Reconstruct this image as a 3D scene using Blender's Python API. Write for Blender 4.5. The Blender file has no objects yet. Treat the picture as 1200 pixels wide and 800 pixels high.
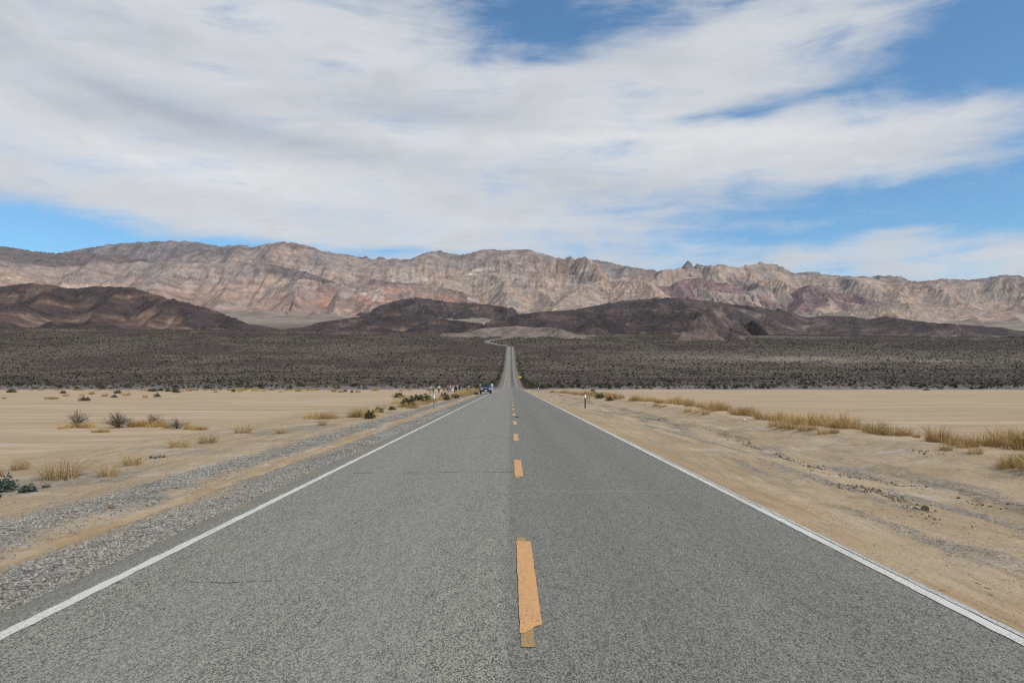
import bpy, math, random
import numpy as np
from mathutils import Vector, Matrix

R = math.radians
rng = np.random.default_rng(7)
random.seed(7)
scene = bpy.context.scene
C = scene.collection

# ------------------------------------------------------------------ camera
CAMH = 1.65
F = 800.0            # focal length in photo pixels (24 mm on a 36 mm sensor, photo 1200 px wide)
VX, VY = 598.0, 449.0
cam_d = bpy.data.cameras.new("camera")
cam = bpy.data.objects.new("camera", cam_d); C.objects.link(cam)
cam_d.lens = 24.0; cam_d.sensor_width = 36.0; cam_d.sensor_fit = 'HORIZONTAL'
cam_d.clip_start = 0.1; cam_d.clip_end = 60000.0
cam.location = (0, 0, CAMH)
cam.rotation_euler = (R(90) + math.atan(49.0 / F), 0, -math.atan(2.0 / F))
scene.camera = cam

HAZE = 1.4e-5       # air density per metre
# ------------------------------------------------------------------ exposure
scene.view_settings.view_transform = 'Standard'
scene.view_settings.look = 'None'
scene.view_settings.gamma = 1.0
scene.view_settings.use_curve_mapping = False
scene.view_settings.exposure = 0.45
scene.render.engine = 'CYCLES'
scene.cycles.max_bounces = 5
scene.cycles.filter_width = 1.25
scene.cycles.use_denoising = False
scene.cycles.use_adaptive_sampling = False
scene.cycles.transparent_max_bounces = 8

# ------------------------------------------------------------------ sun
SUN_AZ, SUN_EL = 132.0, 48.0       # clockwise from the road's direction
sd = Vector((math.sin(R(SUN_AZ)) * math.cos(R(SUN_EL)), math.cos(R(SUN_AZ)) * math.cos(R(SUN_EL)), math.sin(R(SUN_EL))))
sun_d = bpy.data.lights.new("sun", 'SUN')
sun_d.energy = 2.9; sun_d.angle = R(1.2); sun_d.color = (1.0, 0.95, 0.87)
sun = bpy.data.objects.new("sun", sun_d); C.objects.link(sun)
sun.rotation_euler = sd.to_track_quat('Z', 'Y').to_euler()
sun.location = (50, -20, 60)

# ------------------------------------------------------------------ node helpers
class NT:
    def __init__(s, tree):
        s.t = tree; s.n = tree.nodes; s.l = tree.links
    def node(s, typ, **kw):
        n = s.n.new(typ)
        for k, v in kw.items():
            if k == 'inp':
                for kk, vv in v.items():
                    s.set(n.inputs[kk], vv)
            else:
                setattr(n, k, v)
        return n
    def set(s, sock, v):
        if isinstance(v, bpy.types.NodeSocket): s.l.new(v, sock)
        else:
            if hasattr(sock.default_value, '__len__') and not hasattr(v, '__len__'): v = [v] * len(sock.default_value)
            if hasattr(v, '__len__') and hasattr(sock.default_value, '__len__') and len(sock.default_value) == 4 and len(v) == 3: v = list(v) + [1]
            sock.default_value = v
    def m(s, op, a, b=None, c=None, clamp=False):
        n = s.n.new('ShaderNodeMath'); n.operation = op; n.use_clamp = clamp
        s.set(n.inputs[0], a)
        if b is not None: s.set(n.inputs[1], b)
        if c is not None: s.set(n.inputs[2], c)
        return n.outputs[0]
    def vm(s, op, a, b=None, scale=None):
        n = s.n.new('ShaderNodeVectorMath'); n.operation = op
        s.set(n.inputs[0], a)
        if b is not None: s.set(n.inputs[1], b)
        if scale is not None: s.set(n.inputs[3], scale)
        return n.outputs[0]
    def mix(s, f, a, b, mode='MIX'):
        n = s.n.new('ShaderNodeMix'); n.data_type = 'RGBA'; n.blend_type = mode
        s.set(n.inputs[0], f); s.set(n.inputs[6], a); s.set(n.inputs[7], b)
        return n.outputs[2]
    def ss(s, v, lo, hi, a=0.0, b=1.0):
        n = s.n.new('ShaderNodeMapRange'); n.interpolation_type = 'SMOOTHSTEP'
        s.set(n.inputs[0], v); s.set(n.inputs[1], lo); s.set(n.inputs[2], hi); s.set(n.inputs[3], a); s.set(n.inputs[4], b)
        return n.outputs[0]
    def lin(s, v, lo, hi, a=0.0, b=1.0):
        n = s.n.new('ShaderNodeMapRange')
        s.set(n.inputs[0], v); s.set(n.inputs[1], lo); s.set(n.inputs[2], hi); s.set(n.inputs[3], a); s.set(n.inputs[4], b)
        return n.outputs[0]
    def noise(s, vec, scale, detail=4, rough=0.55, dist=0.0):
        n = s.n.new('ShaderNodeTexNoise')
        if vec is not None: s.l.new(vec, n.inputs['Vector'])
        n.inputs['Scale'].default_value = scale; n.inputs['Detail'].default_value = detail
        n.inputs['Roughness'].default_value = rough; n.inputs['Distortion'].default_value = dist
        return n.outputs[0]
    def voro(s, vec, scale, feature='F1', rand=1.0):
        n = s.n.new('ShaderNodeTexVoronoi'); n.feature = feature
        if vec is not None: s.l.new(vec, n.inputs['Vector'])
        n.inputs['Scale'].default_value = scale; n.inputs['Randomness'].default_value = rand
        return n
    def scale(s, vec, v):
        return s.vm('MULTIPLY', vec, v)
    def xyz(s, vec):
        n = s.n.new('ShaderNodeSeparateXYZ'); s.l.new(vec, n.inputs[0]); return n.outputs
    def bump(s, h, strength, dist):
        n = s.n.new('ShaderNodeBump'); s.set(n.inputs['Height'], h)
        n.inputs['Strength'].default_value = strength; n.inputs['Distance'].default_value = dist
        return n.outputs[0]

def new_mat(name):
    m = bpy.data.materials.new(name); m.use_nodes = True
    nt = NT(m.node_tree)
    b = m.node_tree.nodes['Principled BSDF']
    return m, nt, b

def simple_mat(name, col, rough=0.7, metal=0.0, var=0.25, scale=8.0, spec=0.3):
    m, nt, b = new_mat(name)
    tc = nt.node('ShaderNodeTexCoord')
    nz = nt.noise(tc.outputs['Object'], scale, 5, 0.6)
    lo = [c * (1 - var) for c in col]; hi = [min(1, c * (1 + var)) for c in col]
    nt.l.new(nt.mix(nz, lo, hi), b.inputs['Base Color'])
    b.inputs['Roughness'].default_value = rough; b.inputs['Metallic'].default_value = metal
    b.inputs['Specular IOR Level'].default_value = spec
    return m

# ------------------------------------------------------------------ world: sky with high cloud
world = bpy.data.worlds.new("World"); scene.world = world; world.use_nodes = True
w = NT(world.node_tree)
bg = world.node_tree.nodes['Background']
SKY = 0.10
bg.inputs['Strength'].default_value = SKY
sky = w.node('ShaderNodeTexSky', sky_type='NISHITA')
sky.sun_disc = False; sky.sun_elevation = R(SUN_EL); sky.sun_rotation = R(SUN_AZ)
sky.air_density = 1.0; sky.dust_density = 0.3; sky.ozone_density = 2.0; sky.altitude = 600
tc = w.node('ShaderNodeTexCoord')
dx_, dy_, dz_ = w.xyz(tc.outputs['Generated'])
az = w.m('MULTIPLY', w.m('ARCTAN2', dx_, dy_), 57.29578)             # degrees clockwise from the road
el = w.m('MULTIPLY', w.m('ARCSINE', dz_), 57.29578)
cm = w.node('ShaderNodeCombineXYZ'); w.set(cm.inputs[0], az); w.set(cm.inputs[1], el)
ang = cm.outputs[0]
# cloud-sheet coordinates: the direction carried up to a flat layer
zc = w.m('MAXIMUM', w.m('ADD', dz_, 0.06), 0.02)
cp = w.node('ShaderNodeCombineXYZ'); w.set(cp.inputs[0], w.m('DIVIDE', dx_, zc)); w.set(cp.inputs[1], w.m('DIVIDE', dy_, zc))
sheet = cp.outputs[0]
wn = w.node('ShaderNodeTexNoise'); w.l.new(sheet, wn.inputs['Vector']); wn.inputs['Scale'].default_value = 0.9; wn.inputs['Detail'].default_value = 5
warp = w.vm('MULTIPLY', w.vm('SUBTRACT', wn.outputs['Color'], (0.5, 0.5, 0.5)), (9.0, 4.5, 0))
angw = w.vm('ADD', ang, warp)
def pxdeg(px, py):
    u, v = (px - VX) / F, (VY - py) / F
    return math.degrees(math.atan(u)), math.degrees(math.atan2(v, math.sqrt(1 + u * u)))
def blob(px, py, rx, ry, rot, amp):
    a, e = pxdeg(px, py)
    mp = w.node('ShaderNodeMapping', vector_type='TEXTURE')
    w.l.new(angw, mp.inputs[0])
    mp.inputs['Location'].default_value = (a, e, 0)
    mp.inputs['Rotation'].default_value = (0, 0, R(rot))
    mp.inputs['Scale'].default_value = (rx / 14.0, ry / 14.0, 1)
    g = w.node('ShaderNodeTexGradient', gradient_type='QUADRATIC_SPHERE'); w.l.new(mp.outputs[0], g.inputs[0])
    return w.m('MULTIPLY', g.outputs[1], amp)
def add_all(lst):
    r = lst[0]
    for x in lst[1:]: r = w.m('ADD', r, x)
    return r
cover = add_all([
    blob(150, 90, 760, 260, -4, 2.6), blob(430, 190, 640, 130, -6, 2.0), blob(60, 175, 500, 110, -8, 1.4),
    blob(560, 110, 420, 130, 0, 1.5), blob(880, 25, 330, 95, 6, 1.7), blob(1010, 20, 170, 60, 12, .9), blob(760, 90, 330, 75, 2, 1.3),
    blob(840, 165, 520, 95, 0, 2.2), blob(1050, 170, 300, 70, 3, 1.4), blob(1130, 122, 120, 26, 2, .9),
    blob(700, 255, 340, 46, -3, .8), blob(560, 285, 520, 50, 0, .9), blob(900, 305, 560, 52, 0, 1.5), blob(1180, 295, 330, 52, 0, 1.2),
    blob(1090, 268, 120, 18, 3, .7), blob(380, 272, 190, 26, -2, .7), blob(1000, 242, 340, 18, 4, .35), blob(80, 275, 260, 14, 4, .3),
    blob(640, 16, 210, 62, -4, -1.7), blob(820, 128, 130, 17, 2, -1.0), blob(900, 118, 120, 24, 6, -1.0), blob(1170, 55, 180, 110, 10, -1.6),
    blob(60, 264, 380, 56, -5, -3.0), blob(250, 280, 130, 22, -3, -.6), blob(450, 290, 150, 18, 0, -1.8), blob(950, 232, 420, 40, 2, -1.0), blob(900, 268, 260, 18, 0, -.9),
    blob(25, 208, 60, 10, -6, -.9), blob(1180, 240, 160, 60, 0, -1.0), blob(640, 60, 130, 24, -8, -.6),
    blob(100, -500, 1100, 620, 0, 2.0), blob(-800, 120, 700, 300, 0, 2.0)])
mp = w.node('ShaderNodeMapping'); w.l.new(sheet, mp.inputs[0]); mp.inputs['Rotation'].default_value = (0, 0, R(-14)); mp.inputs['Scale'].default_value = (0.55, 2.2, 1)
n1 = w.noise(mp.outputs[0], 1.3, 9, 0.62, 0.6)
mp2 = w.node('ShaderNodeMapping'); w.l.new(sheet, mp2.inputs[0]); mp2.inputs['Rotation'].default_value = (0, 0, R(-20)); mp2.inputs['Scale'].default_value = (0.9, 4.5, 1)
n2 = w.noise(mp2.outputs[0], 2.2, 8, 0.65, 0.8)
mp3 = w.node('ShaderNodeMapping'); w.l.new(ang, mp3.inputs[0]); mp3.inputs['Rotation'].default_value = (0, 0, R(-9)); mp3.inputs['Scale'].default_value = (.07, .42, 1)
n3 = w.noise(mp3.outputs[0], 1.0, 8, 0.60, 0.9)
mp4 = w.node('ShaderNodeMapping'); w.l.new(ang, mp4.inputs[0]); mp4.inputs['Scale'].default_value = (.16, .34, 1)
n4 = w.noise(mp4.outputs[0], 1.0, 7, 0.56, 0.4)
tex = add_all([w.m('MULTIPLY', w.m('SUBTRACT', n1, 0.5), .8), w.m('MULTIPLY', w.m('SUBTRACT', n2, 0.5), .6), w.m('MULTIPLY', w.m('SUBTRACT', n3, 0.5), 2.0), w.m('MULTIPLY', w.m('SUBTRACT', n4, 0.5), 2.7)])
fld = w.m('ADD', w.m('MINIMUM', cover, 1.75), tex)
alpha = w.ss(fld, -0.25, 1.9, 0.0, 0.98)
thick = add_all([blob(200, 125, 520, 40, -8, 1.0), blob(90, 30, 420, 60, 0, .55), blob(520, 130, 330, 55, -4, .9), blob(760, 60, 220, 40, 0, .4), blob(650, 215, 400, 40, 0, .45), blob(30, 110, 200, 26, -8, .5),
                 blob(200, 180, 420, 40, -7, -.7), blob(120, 55, 300, 36, 0, -.4), blob(660, 160, 420, 40, 0, -.6), blob(900, 160, 300, 40, 0, -.35)])
tn = w.m('ADD', w.m('MULTIPLY', thick, 0.62), w.m('ADD', w.m('ADD', w.m('MULTIPLY', w.m('SUBTRACT', n1, 0.5), .6), w.m('MULTIPLY', w.m('SUBTRACT', n4, 0.5), 1.1)), 0.38), clamp=True)
ccol = w.mix(tn, (5.85, 5.9, 5.9), (3.45, 3.7, 4.15))
skyc = w.mix(1.0, sky.outputs[0], (0.63, 0.95, 1.06), 'MULTIPLY')
w.l.new(w.mix(alpha, skyc, ccol), bg.inputs['Color'])

# ------------------------------------------------------------------ numpy noise
_p = np.random.default_rng(3).permutation(256); _p = np.concatenate([_p, _p, _p])
_ga = np.random.default_rng(4).uniform(0, 2 * np.pi, 256); _gx, _gy = np.cos(_ga), np.sin(_ga)
def perlin(x, y, seed=0):
    x = np.asarray(x, float) + seed * 17.31; y = np.asarray(y, float) + seed * 9.73
    xi = np.floor(x).astype(np.int64); yi = np.floor(y).astype(np.int64)
    fx, fy = x - xi, y - yi
    def g(ix, iy, dx, dy):
        h = _p[_p[ix & 255] + (iy & 255)]
        return _gx[h] * dx + _gy[h] * dy
    ux = fx * fx * fx * (fx * (fx * 6 - 15) + 10); uy = fy * fy * fy * (fy * (fy * 6 - 15) + 10)
    a = g(xi, yi, fx, fy); b = g(xi + 1, yi, fx - 1, fy); c = g(xi, yi + 1, fx, fy - 1); d = g(xi + 1, yi + 1, fx - 1, fy - 1)
    return 1.5 * ((a + (b - a) * ux) * (1 - uy) + (c + (d - c) * ux) * uy)
def fbm(x, y, oct=5, seed=0, gain=0.5):
    s = 0; a = 1; f = 1
    for o in range(oct):
        s = s + a * perlin(x * f, y * f, seed + o * 3); a *= gain; f *= 2.03
    return s
def ridged(x, y, oct=4, seed=0):
    s = 0; a = 0.5; f = 1; wgt = 1
    for o in range(oct):
        n = 1 - np.abs(perlin(x * f, y * f, seed + o * 3)); n = n * n * wgt; wgt = np.clip(n * 1.6, 0, 1)
        s = s + a * n; a *= 0.5; f *= 2.05
    return s
def sst(a, b, x):
    t = np.clip((np.asarray(x, float) - a) / (b - a), 0, 1); return t * t * (3 - 2 * t)
def _h2(ix, iy):
    a = _p[_p[ix & 255] + (iy & 255)]; b = _p[_p[(ix + 71) & 255] + ((iy + 133) & 255)]
    return a / 255.0, b / 255.0
def gully(px, py, dx, dy):
    """stripes running along the slope: value and derivatives (dx, dy = across-slope direction)"""
    ix = np.floor(px).astype(np.int64); iy = np.floor(py).astype(np.int64); fx = px - ix; fy = py - iy
    v = np.zeros_like(px); gx = np.zeros_like(px); gy = np.zeros_like(px); wt = np.zeros_like(px)
    for i in range(-1, 3):
        for j in range(-1, 3):
            hx, hy = _h2(ix + i, iy + j)
            qx = fx - i - 0.5 * hx; qy = fy - j - 0.5 * hy
            ww = np.exp(-2 * (qx * qx + qy * qy))
            ph = (qx * dx + qy * dy) * 2 * np.pi
            v += np.cos(ph) * ww; s_ = -np.sin(ph) * ww
            gx += s_ * dx; gy += s_ * dy; wt += ww
    return v / wt, gx / wt, gy / wt

# ------------------------------------------------------------------ mesh helpers
def mesh_np(name, V, faces, mats=(), parent=None, attrs=None, smooth=False, fmat=None):
    """V (n,3); faces (m,k) array of equal-sided faces, or a list of such arrays"""
    me = bpy.data.meshes.new(name)
    V = np.ascontiguousarray(V, np.float32)
    fl = faces if isinstance(faces, list) else [faces]
    loops = np.concatenate([np.asarray(f).reshape(-1) for f in fl]).astype(np.int32)
    tot = np.concatenate([np.full(len(f), f.shape[1]) for f in fl]).astype(np.int32)
    start = np.concatenate([[0], np.cumsum(tot)[:-1]]).astype(np.int32)
    me.vertices.add(len(V)); me.vertices.foreach_set('co', V.reshape(-1))
    me.loops.add(len(loops)); me.loops.foreach_set('vertex_index', loops)
    me.polygons.add(len(tot)); me.polygons.foreach_set('loop_start', start); me.polygons.foreach_set('loop_total', tot)
    if fmat is not None: me.polygons.foreach_set('material_index', np.asarray(fmat, np.int32))
    me.polygons.foreach_set('use_smooth', np.full(len(tot), bool(smooth)))
    me.update(calc_edges=True)
    for m in (mats if isinstance(mats, (list, tuple)) else [mats]): me.materials.append(m)
    for k, a in (attrs or {}).items():
        at = me.attributes.new(k, 'FLOAT_COLOR', 'POINT')
        a = np.asarray(a, np.float32)
        if a.shape[1] == 3: a = np.concatenate([a, np.ones((len(a), 1), np.float32)], 1)
        at.data.foreach_set('color', np.ascontiguousarray(a).reshape(-1))
    return me
def link(name, me, parent=None, loc=(0, 0, 0), rotz=0.0, scl=None):
    o = bpy.data.objects.new(name, me); C.objects.link(o)
    o.location = loc; o.rotation_euler = (0, 0, rotz)
    if scl is not None: o.scale = scl if hasattr(scl, '__len__') else (scl,) * 3
    if parent is not None: o.parent = parent
    return o
def tag(o, label=None, cat=None, group=None, kind=None):
    if label: o['label'] = label
    if cat: o['category'] = cat
    if group: o['group'] = group
    if kind: o['kind'] = kind
    return o
def empty(name, loc=(0, 0, 0), rotz=0.0):
    o = bpy.data.objects.new(name, None); C.objects.link(o); o.location = loc; o.rotation_euler = (0, 0, rotz)
    o.empty_display_size = 0.2
    return o
def grid_faces(nr, nc):
    i = np.arange(nr - 1)[:, None] * nc + np.arange(nc - 1)[None, :]
    return np.stack([i, i + 1, i + nc + 1, i + nc], -1).reshape(-1, 4)

class MB:
    """collects simple shapes into one mesh"""
    def __init__(s): s.v = []; s.f = []; s.mi = []
    def add(s, vs, fs, mi=0):
        o = len(s.v); s.v += [tuple(v) for v in vs]; s.f += [tuple(i + o for i in f) for f in fs]; s.mi += [mi] * len(fs)
    def box(s, c, size, mi=0, taper=(1, 1), rot=None):
        x, y, z = [q / 2 for q in size]; vs = []
        for k, (tx, ty) in ((-1, (1, 1)), (1, taper)):
            for a, b in ((-1, -1), (1, -1), (1, 1), (-1, 1)): vs.append(Vector((a * x * tx, b * y * ty, k * z)))
        if rot: vs = [rot @ v for v in vs]
        vs = [v + Vector(c) for v in vs]
        s.add(vs, [(3, 2, 1, 0), (4, 5, 6, 7), (0, 1, 5, 4), (1, 2, 6, 5), (2, 3, 7, 6), (3, 0, 4, 7)], mi)
    def tube(s, pts, rad, n=6, mi=0, cap=True):
        rings = []; pts = [Vector(p) for p in pts]
        for i, p in enumerate(pts):
            t = (pts[min(i + 1, len(pts) - 1)] - pts[max(i - 1, 0)]).normalized()
            a = t.orthogonal().normalized(); b = t.cross(a)
            r = rad[i] if hasattr(rad, '__len__') else rad
            rings.append([p + (a * math.cos(2 * math.pi * k / n) + b * math.sin(2 * math.pi * k / n)) * r for k in range(n)])
        vs = [v for q in rings for v in q]; fs = []
        for i in range(len(pts) - 1):
            for k in range(n): fs.append((i * n + k, i * n + (k + 1) % n, (i + 1) * n + (k + 1) % n, (i + 1) * n + k))
        if cap: fs += [tuple(range(n - 1, -1, -1)), tuple(range((len(pts) - 1) * n, len(pts) * n))]
        s.add(vs, fs, mi)
    def lathe(s, prof, axis='Y', n=24, c=(0, 0, 0), mi=0):
        vs = []; fs = []
        for (r, h) in prof:
            for k in range(n):
                a = 2 * math.pi * k / n
                q = (r * math.cos(a), h, r * math.sin(a)) if axis == 'Y' else ((h, r * math.cos(a), r * math.sin(a)) if axis == 'X' else (r * math.cos(a), r * math.sin(a), h))
                vs.append((q[0] + c[0], q[1] + c[1], q[2] + c[2]))
        m_ = len(prof)
        for i in range(m_ - 1):
            for k in range(n): fs.append((i * n + k, i * n + (k + 1) % n, (i + 1) * n + (k + 1) % n, (i + 1) * n + k))
        s.add(vs, fs, mi)
    def ball(s, c, r, n=10, mi=0):
        rx, ry, rz = r if hasattr(r, '__len__') else (r, r, r); vs = []; fs = []
        for i in range(n + 1):
            th = math.pi * i / n
            for k in range(n): 
                ph = 2 * math.pi * k / n
                vs.append((c[0] + rx * math.sin(th) * math.cos(ph), c[1] + ry * math.sin(th) * math.sin(ph), c[2] + rz * math.cos(th)))
        for i in range(n):
            for k in range(n): fs.append((i * n + k, (i + 1) * n + k, (i + 1) * n + (k + 1) % n, i * n + (k + 1) % n))
        s.add(vs, fs, mi)
    def mesh(s, name, mats, smooth=False, bevel=0.0):
        me = bpy.data.meshes.new(name); me.from_pydata(s.v, [], s.f)
        for m in (mats if isinstance(mats, (list, tuple)) else [mats]): me.materials.append(m)
        me.polygons.foreach_set('material_index', s.mi)
        if bevel > 0:
            import bmesh
            bm = bmesh.new(); bm.from_mesh(me)
            bmesh.ops.remove_doubles(bm, verts=bm.verts, dist=1e-5)
            bmesh.ops.bevel(bm, geom=list(bm.edges), offset=bevel, segments=2, affect='EDGES', profile=0.7, clamp_overlap=True)
            bm.to_mesh(me); bm.free()
        me.polygons.foreach_set('use_smooth', [smooth] * len(me.polygons))
        me.update(); return me

# ------------------------------------------------------------------ terrain function
_ROADT = np.array([(-60, 0), (0, 0), (150, 0), (200, -.1), (250, -.33), (310, -.75), (360, .2), (440, 3.2), (574, 9.4), (680, 16.6), (850, 30.5), (980, 45), (1100, 61.5),
                   (1300, 84), (1600, 117), (2500, 212), (4000, 388), (6500, 735), (9000, 1120), (14000, 1850)], float)
_OFFT = np.array([(-60, -.55), (0, -.55), (150, -.55), (240, -.55), (290, -.1), (350, 1.0), (440, 4.0), (574, 9.8), (680, 16.8), (850, 30.5), (980, 45), (1100, 61.5),
                  (1300, 84), (1600, 117), (2500, 212), (4000, 388), (6500, 735), (9000, 1120), (14000, 1850)], float)
def _smooth_table(T):
    yy = np.concatenate([np.arange(-60, 1500, 4.0), np.arange(1500, 14000, 40.0)])
    zz = np.interp(yy, T[:, 0], T[:, 1])
    k = np.ones(9) / 9
    for _ in range(2):
        z2 = np.convolve(np.pad(zz, 4, mode='edge'), k, mode='valid')
        zz = np.where((yy > 120), z2, zz)
    return yy, zz
_ry, _rz = _smooth_table(_ROADT); _oy, _oz = _smooth_table(_OFFT)
def road_z(y): return np.interp(y, _ry, _rz)
def ground_z(x, y, detail=True):
    x = np.asarray(x, float); y = np.asarray(y, float)
    ax = np.abs(x); zr = road_z(y)
    u = x / np.maximum(y, 200.0) * F
    tilt = -u * 0.009 * sst(450, 1100, y) * (y / F)
    zo = np.interp(y, _oy, _oz) + tilt
    wob = 0.7 * perlin(x * 0.05, y * 0.09, 5)
    w1 = np.interp(ax + wob * sst(5, 9, ax), [3.4, 4.2, 5.2, 6.6, 9, 12, 14, 17], [.02, .14, .26, .38, .52, .66, .9, 1])
    w2 = sst(5, 60, ax)
    k = sst(150, 330, y)
    ww = w1 * (1 - k) + w2 * k
    z = zr * (1 - ww) + zo * ww
    z = np.where(ax < 3.3, zr - 0.15, z - 0.03)
    far = sst(1700, 3600, y)
    z = z + far * 14 * fbm(x / 420, y / 700, 4, 21) * np.minimum(y / 2500, 2.0) * sst(5, 200, ax)
    nearm = 1 - sst(160, 240, y)
    # right-hand bank with the dry grass, and the ditch before it
    xb = 11.6 + 1.2 * perlin(0 * x, y * 0.045, 8) + 0.010 * y
    z = z + nearm * 0.38 * np.exp(-((x - xb) / 1.25) ** 2) * (0.8 + 0.5 * perlin(x * .1, y * .22, 9))
    z = z - nearm * 0.13 * np.exp(-((x - 7.6 - .4 * perlin(0 * x, y * .06, 12)) / 1.3) ** 2) * sst(3.8, 5, x)
    # graded windrows on the right, wheel ruts on the left
    r1 = x - 9.0 - .5 * perlin(0 * x, y * .08, 13)
    z = z + nearm * 0.10 * np.exp(-(r1 / .45) ** 2) * (0.5 + perlin(x * .3, y * .35, 14))
    r2 = x - 5.9 - .35 * perlin(0 * x, y * .07, 15)
    z = z + nearm * 0.05 * np.exp(-(r2 / .35) ** 2) * (0.6 + perlin(x * .3, y * .3, 16))
    for cx, dp in ((-5.0, .035), (-5.42, .03)):
        z = z - nearm * dp * np.exp(-((x - cx - .18 * perlin(0 * x, y * .06, 17)) / .13) ** 2)
    z = z + nearm * 0.06 * np.exp(-((x + 6.2 + .2 * perlin(0 * x, y * .05, 18)) / .5) ** 2)
    z = z + nearm * 0.03 * np.exp(-((x + 4.3) / .4) ** 2)
    # small mounds caught by the shrubs on the left
    z = z + nearm * 0.10 * np.clip(perlin(x * .18, y * .14, 19), 0, 1) * np.exp(-((x + 12) / 5.5) ** 2)
    if detail:
        rough = nearm * sst(3.5, 4.5, ax) * (1 - .75 * sst(14, 18, ax))
        z = z + rough * (0.035 * fbm(x * .9, y * .9, 4, 30) + 0.012 * perlin(x * 5, y * 5, 37))
        z = z + (1 - sst(180, 300, y)) * .02 * perlin(x * .2, y * .2, 33)
    return z
def at(px, py, dmin=4.0, dmax=3000.0):
    d = np.exp(np.linspace(math.log(dmin), math.log(dmax), 4000))
    x = (px - VX) / F * d
    ray = CAMH + (VY - py) / F * d
    h = ground_z(x, d) - ray
    i = int(np.argmax(h > 0)) if (h > 0).any() else len(d) - 1
    if i > 0:
        t = h[i - 1] / (h[i - 1] - h[i]) if h[i] != h[i - 1] else 0
        dd = d[i - 1] + (d[i] - d[i - 1]) * t
    else: dd = d[0]
    xx = (px - VX) / F * dd
    return float(xx), float(dd), float(ground_z(xx, dd))

# ------------------------------------------------------------------ ground sheet
ys = [-40, -25, -15, -8, -4, -1.5]
y_ = 0.5
while y_ < 15000:
    ys.append(y_); y_ += max(0.10, 0.0088 * y_)
ys = np.array(ys)
tt = np.linspace(-1, 1, 1101)
ss_ = np.sign(tt) * np.abs(tt) ** 1.6
wid = 28 + 1.5 * np.maximum(ys, 0)
GX = ss_[None, :] * wid[:, None]; GY = np.repeat(ys[:, None], len(tt), 1)
GZ = ground_z(GX, GY)
x, y = GX.ravel(), GY.ravel()
ax = np.abs(x)
near = 1 - sst(150, 235, y)
wv = .25 * fbm(x * .15, y * .25, 3, 41) + .22 * perlin(x * 1.1, y * 1.1, 44)
xw = x + wv
left_g = np.maximum(sst(-3.55, -3.85, x) * sst(-5.2, -4.2, xw), sst(-5.35, -6.0, xw) * sst(-7.4, -6.2, xw) * .9)
left_g = np.maximum(left_g, sst(-7, -8, xw) * sst(-13, -9, xw) * .55 * sst(-.1, .5, fbm(x * .25, y * .18, 3, 47)))
right_g = sst(5.2, 6.0, xw) * sst(10.5, 7.5, xw) * sst(-.15, .45, fbm(x * .9, y * .16, 4, 51)) * .75
edge_g = sst(4.3, 4.8, xw) * sst(6, 5.2, xw) * sst(.0, .5, fbm(x * .9, y * .2, 4, 55)) * .6
gravel = near * np.clip(np.maximum(left_g, np.maximum(right_g, edge_g)), 0, 1)
orange = near * np.clip(sst(3.3, 3.4, x) * sst(4.3, 3.7, xw) * (.6 + .5 * perlin(x, y * .4, 57)) + sst(-3.85, -3.75, x + .5 * wv) * sst(-3.5, -3.6, x) * .9
                        + sst(-4.8, -5.0, xw) * sst(-5.75, -5.5, xw) * .45 + .35 * sst(0, .6, fbm(x * .2, y * .25, 3, 59)) * sst(16, 8, ax), 0, 1)
salt = near * np.clip(sst(.25, .75, fbm(x * .35, y * .9, 4, 61)) * sst(4.2, 5.5, ax) * sst(17, 12, ax) * .8
                      + sst(-6.0, -5.6, xw) * sst(-5.2, -5.5, xw) * .7 * sst(-.2, .4, perlin(x * .5, y * .12, 63)), 0, 1)
pl = sst(13, 16, ax) * near
salt = np.maximum(salt, pl * sst(.15, .75, fbm(x * .03 + 3, y * .13, 4, 65)) * .9)
damp = near * np.clip(np.exp(-((x - 8.4 - .4 * perlin(0 * x, y * .08, 13)) / .45) ** 2) * sst(.0, .5, fbm(x * .8, y * .35, 4, 67)) * 1.2
                      + np.exp(-((x - 9.4 - .5 * perlin(0 * x, y * .08, 13)) / .3) ** 2) * sst(.1, .6, fbm(x * .8, y * .4, 4, 69)) * .8
                      + pl * .55 * sst(.1, .7, fbm(x * .016 + 7, y * .16, 4, 71)) * sst(5, 40, x), 0, 1)
A = np.stack([gravel, orange, salt, damp], -1)
u = x / np.maximum(y, 50.) * F
edge = 236 + 17 * fbm(x * .03, y * .004 + .5, 5, 73, .6) - 40 * (ax < 12) 
fan = sst(-3, 5, y - edge)
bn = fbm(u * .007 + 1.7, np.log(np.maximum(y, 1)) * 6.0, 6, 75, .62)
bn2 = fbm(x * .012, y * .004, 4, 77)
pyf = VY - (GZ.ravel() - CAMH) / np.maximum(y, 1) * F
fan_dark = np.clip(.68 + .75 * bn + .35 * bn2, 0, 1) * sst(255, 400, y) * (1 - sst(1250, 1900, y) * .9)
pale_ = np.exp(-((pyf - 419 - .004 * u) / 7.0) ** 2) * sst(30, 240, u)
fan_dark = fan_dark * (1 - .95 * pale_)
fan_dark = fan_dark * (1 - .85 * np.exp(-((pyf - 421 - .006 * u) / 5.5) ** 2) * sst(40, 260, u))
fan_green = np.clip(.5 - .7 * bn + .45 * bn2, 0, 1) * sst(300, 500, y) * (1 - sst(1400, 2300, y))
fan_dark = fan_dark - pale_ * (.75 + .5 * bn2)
verge = sst(0, 1, (6.8 - ax) / 1.2) * sst(200, 300, y) * (1 - sst(1050, 1120, y))
B = np.stack([fan, fan_dark, fan_green, verge], -1)

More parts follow.
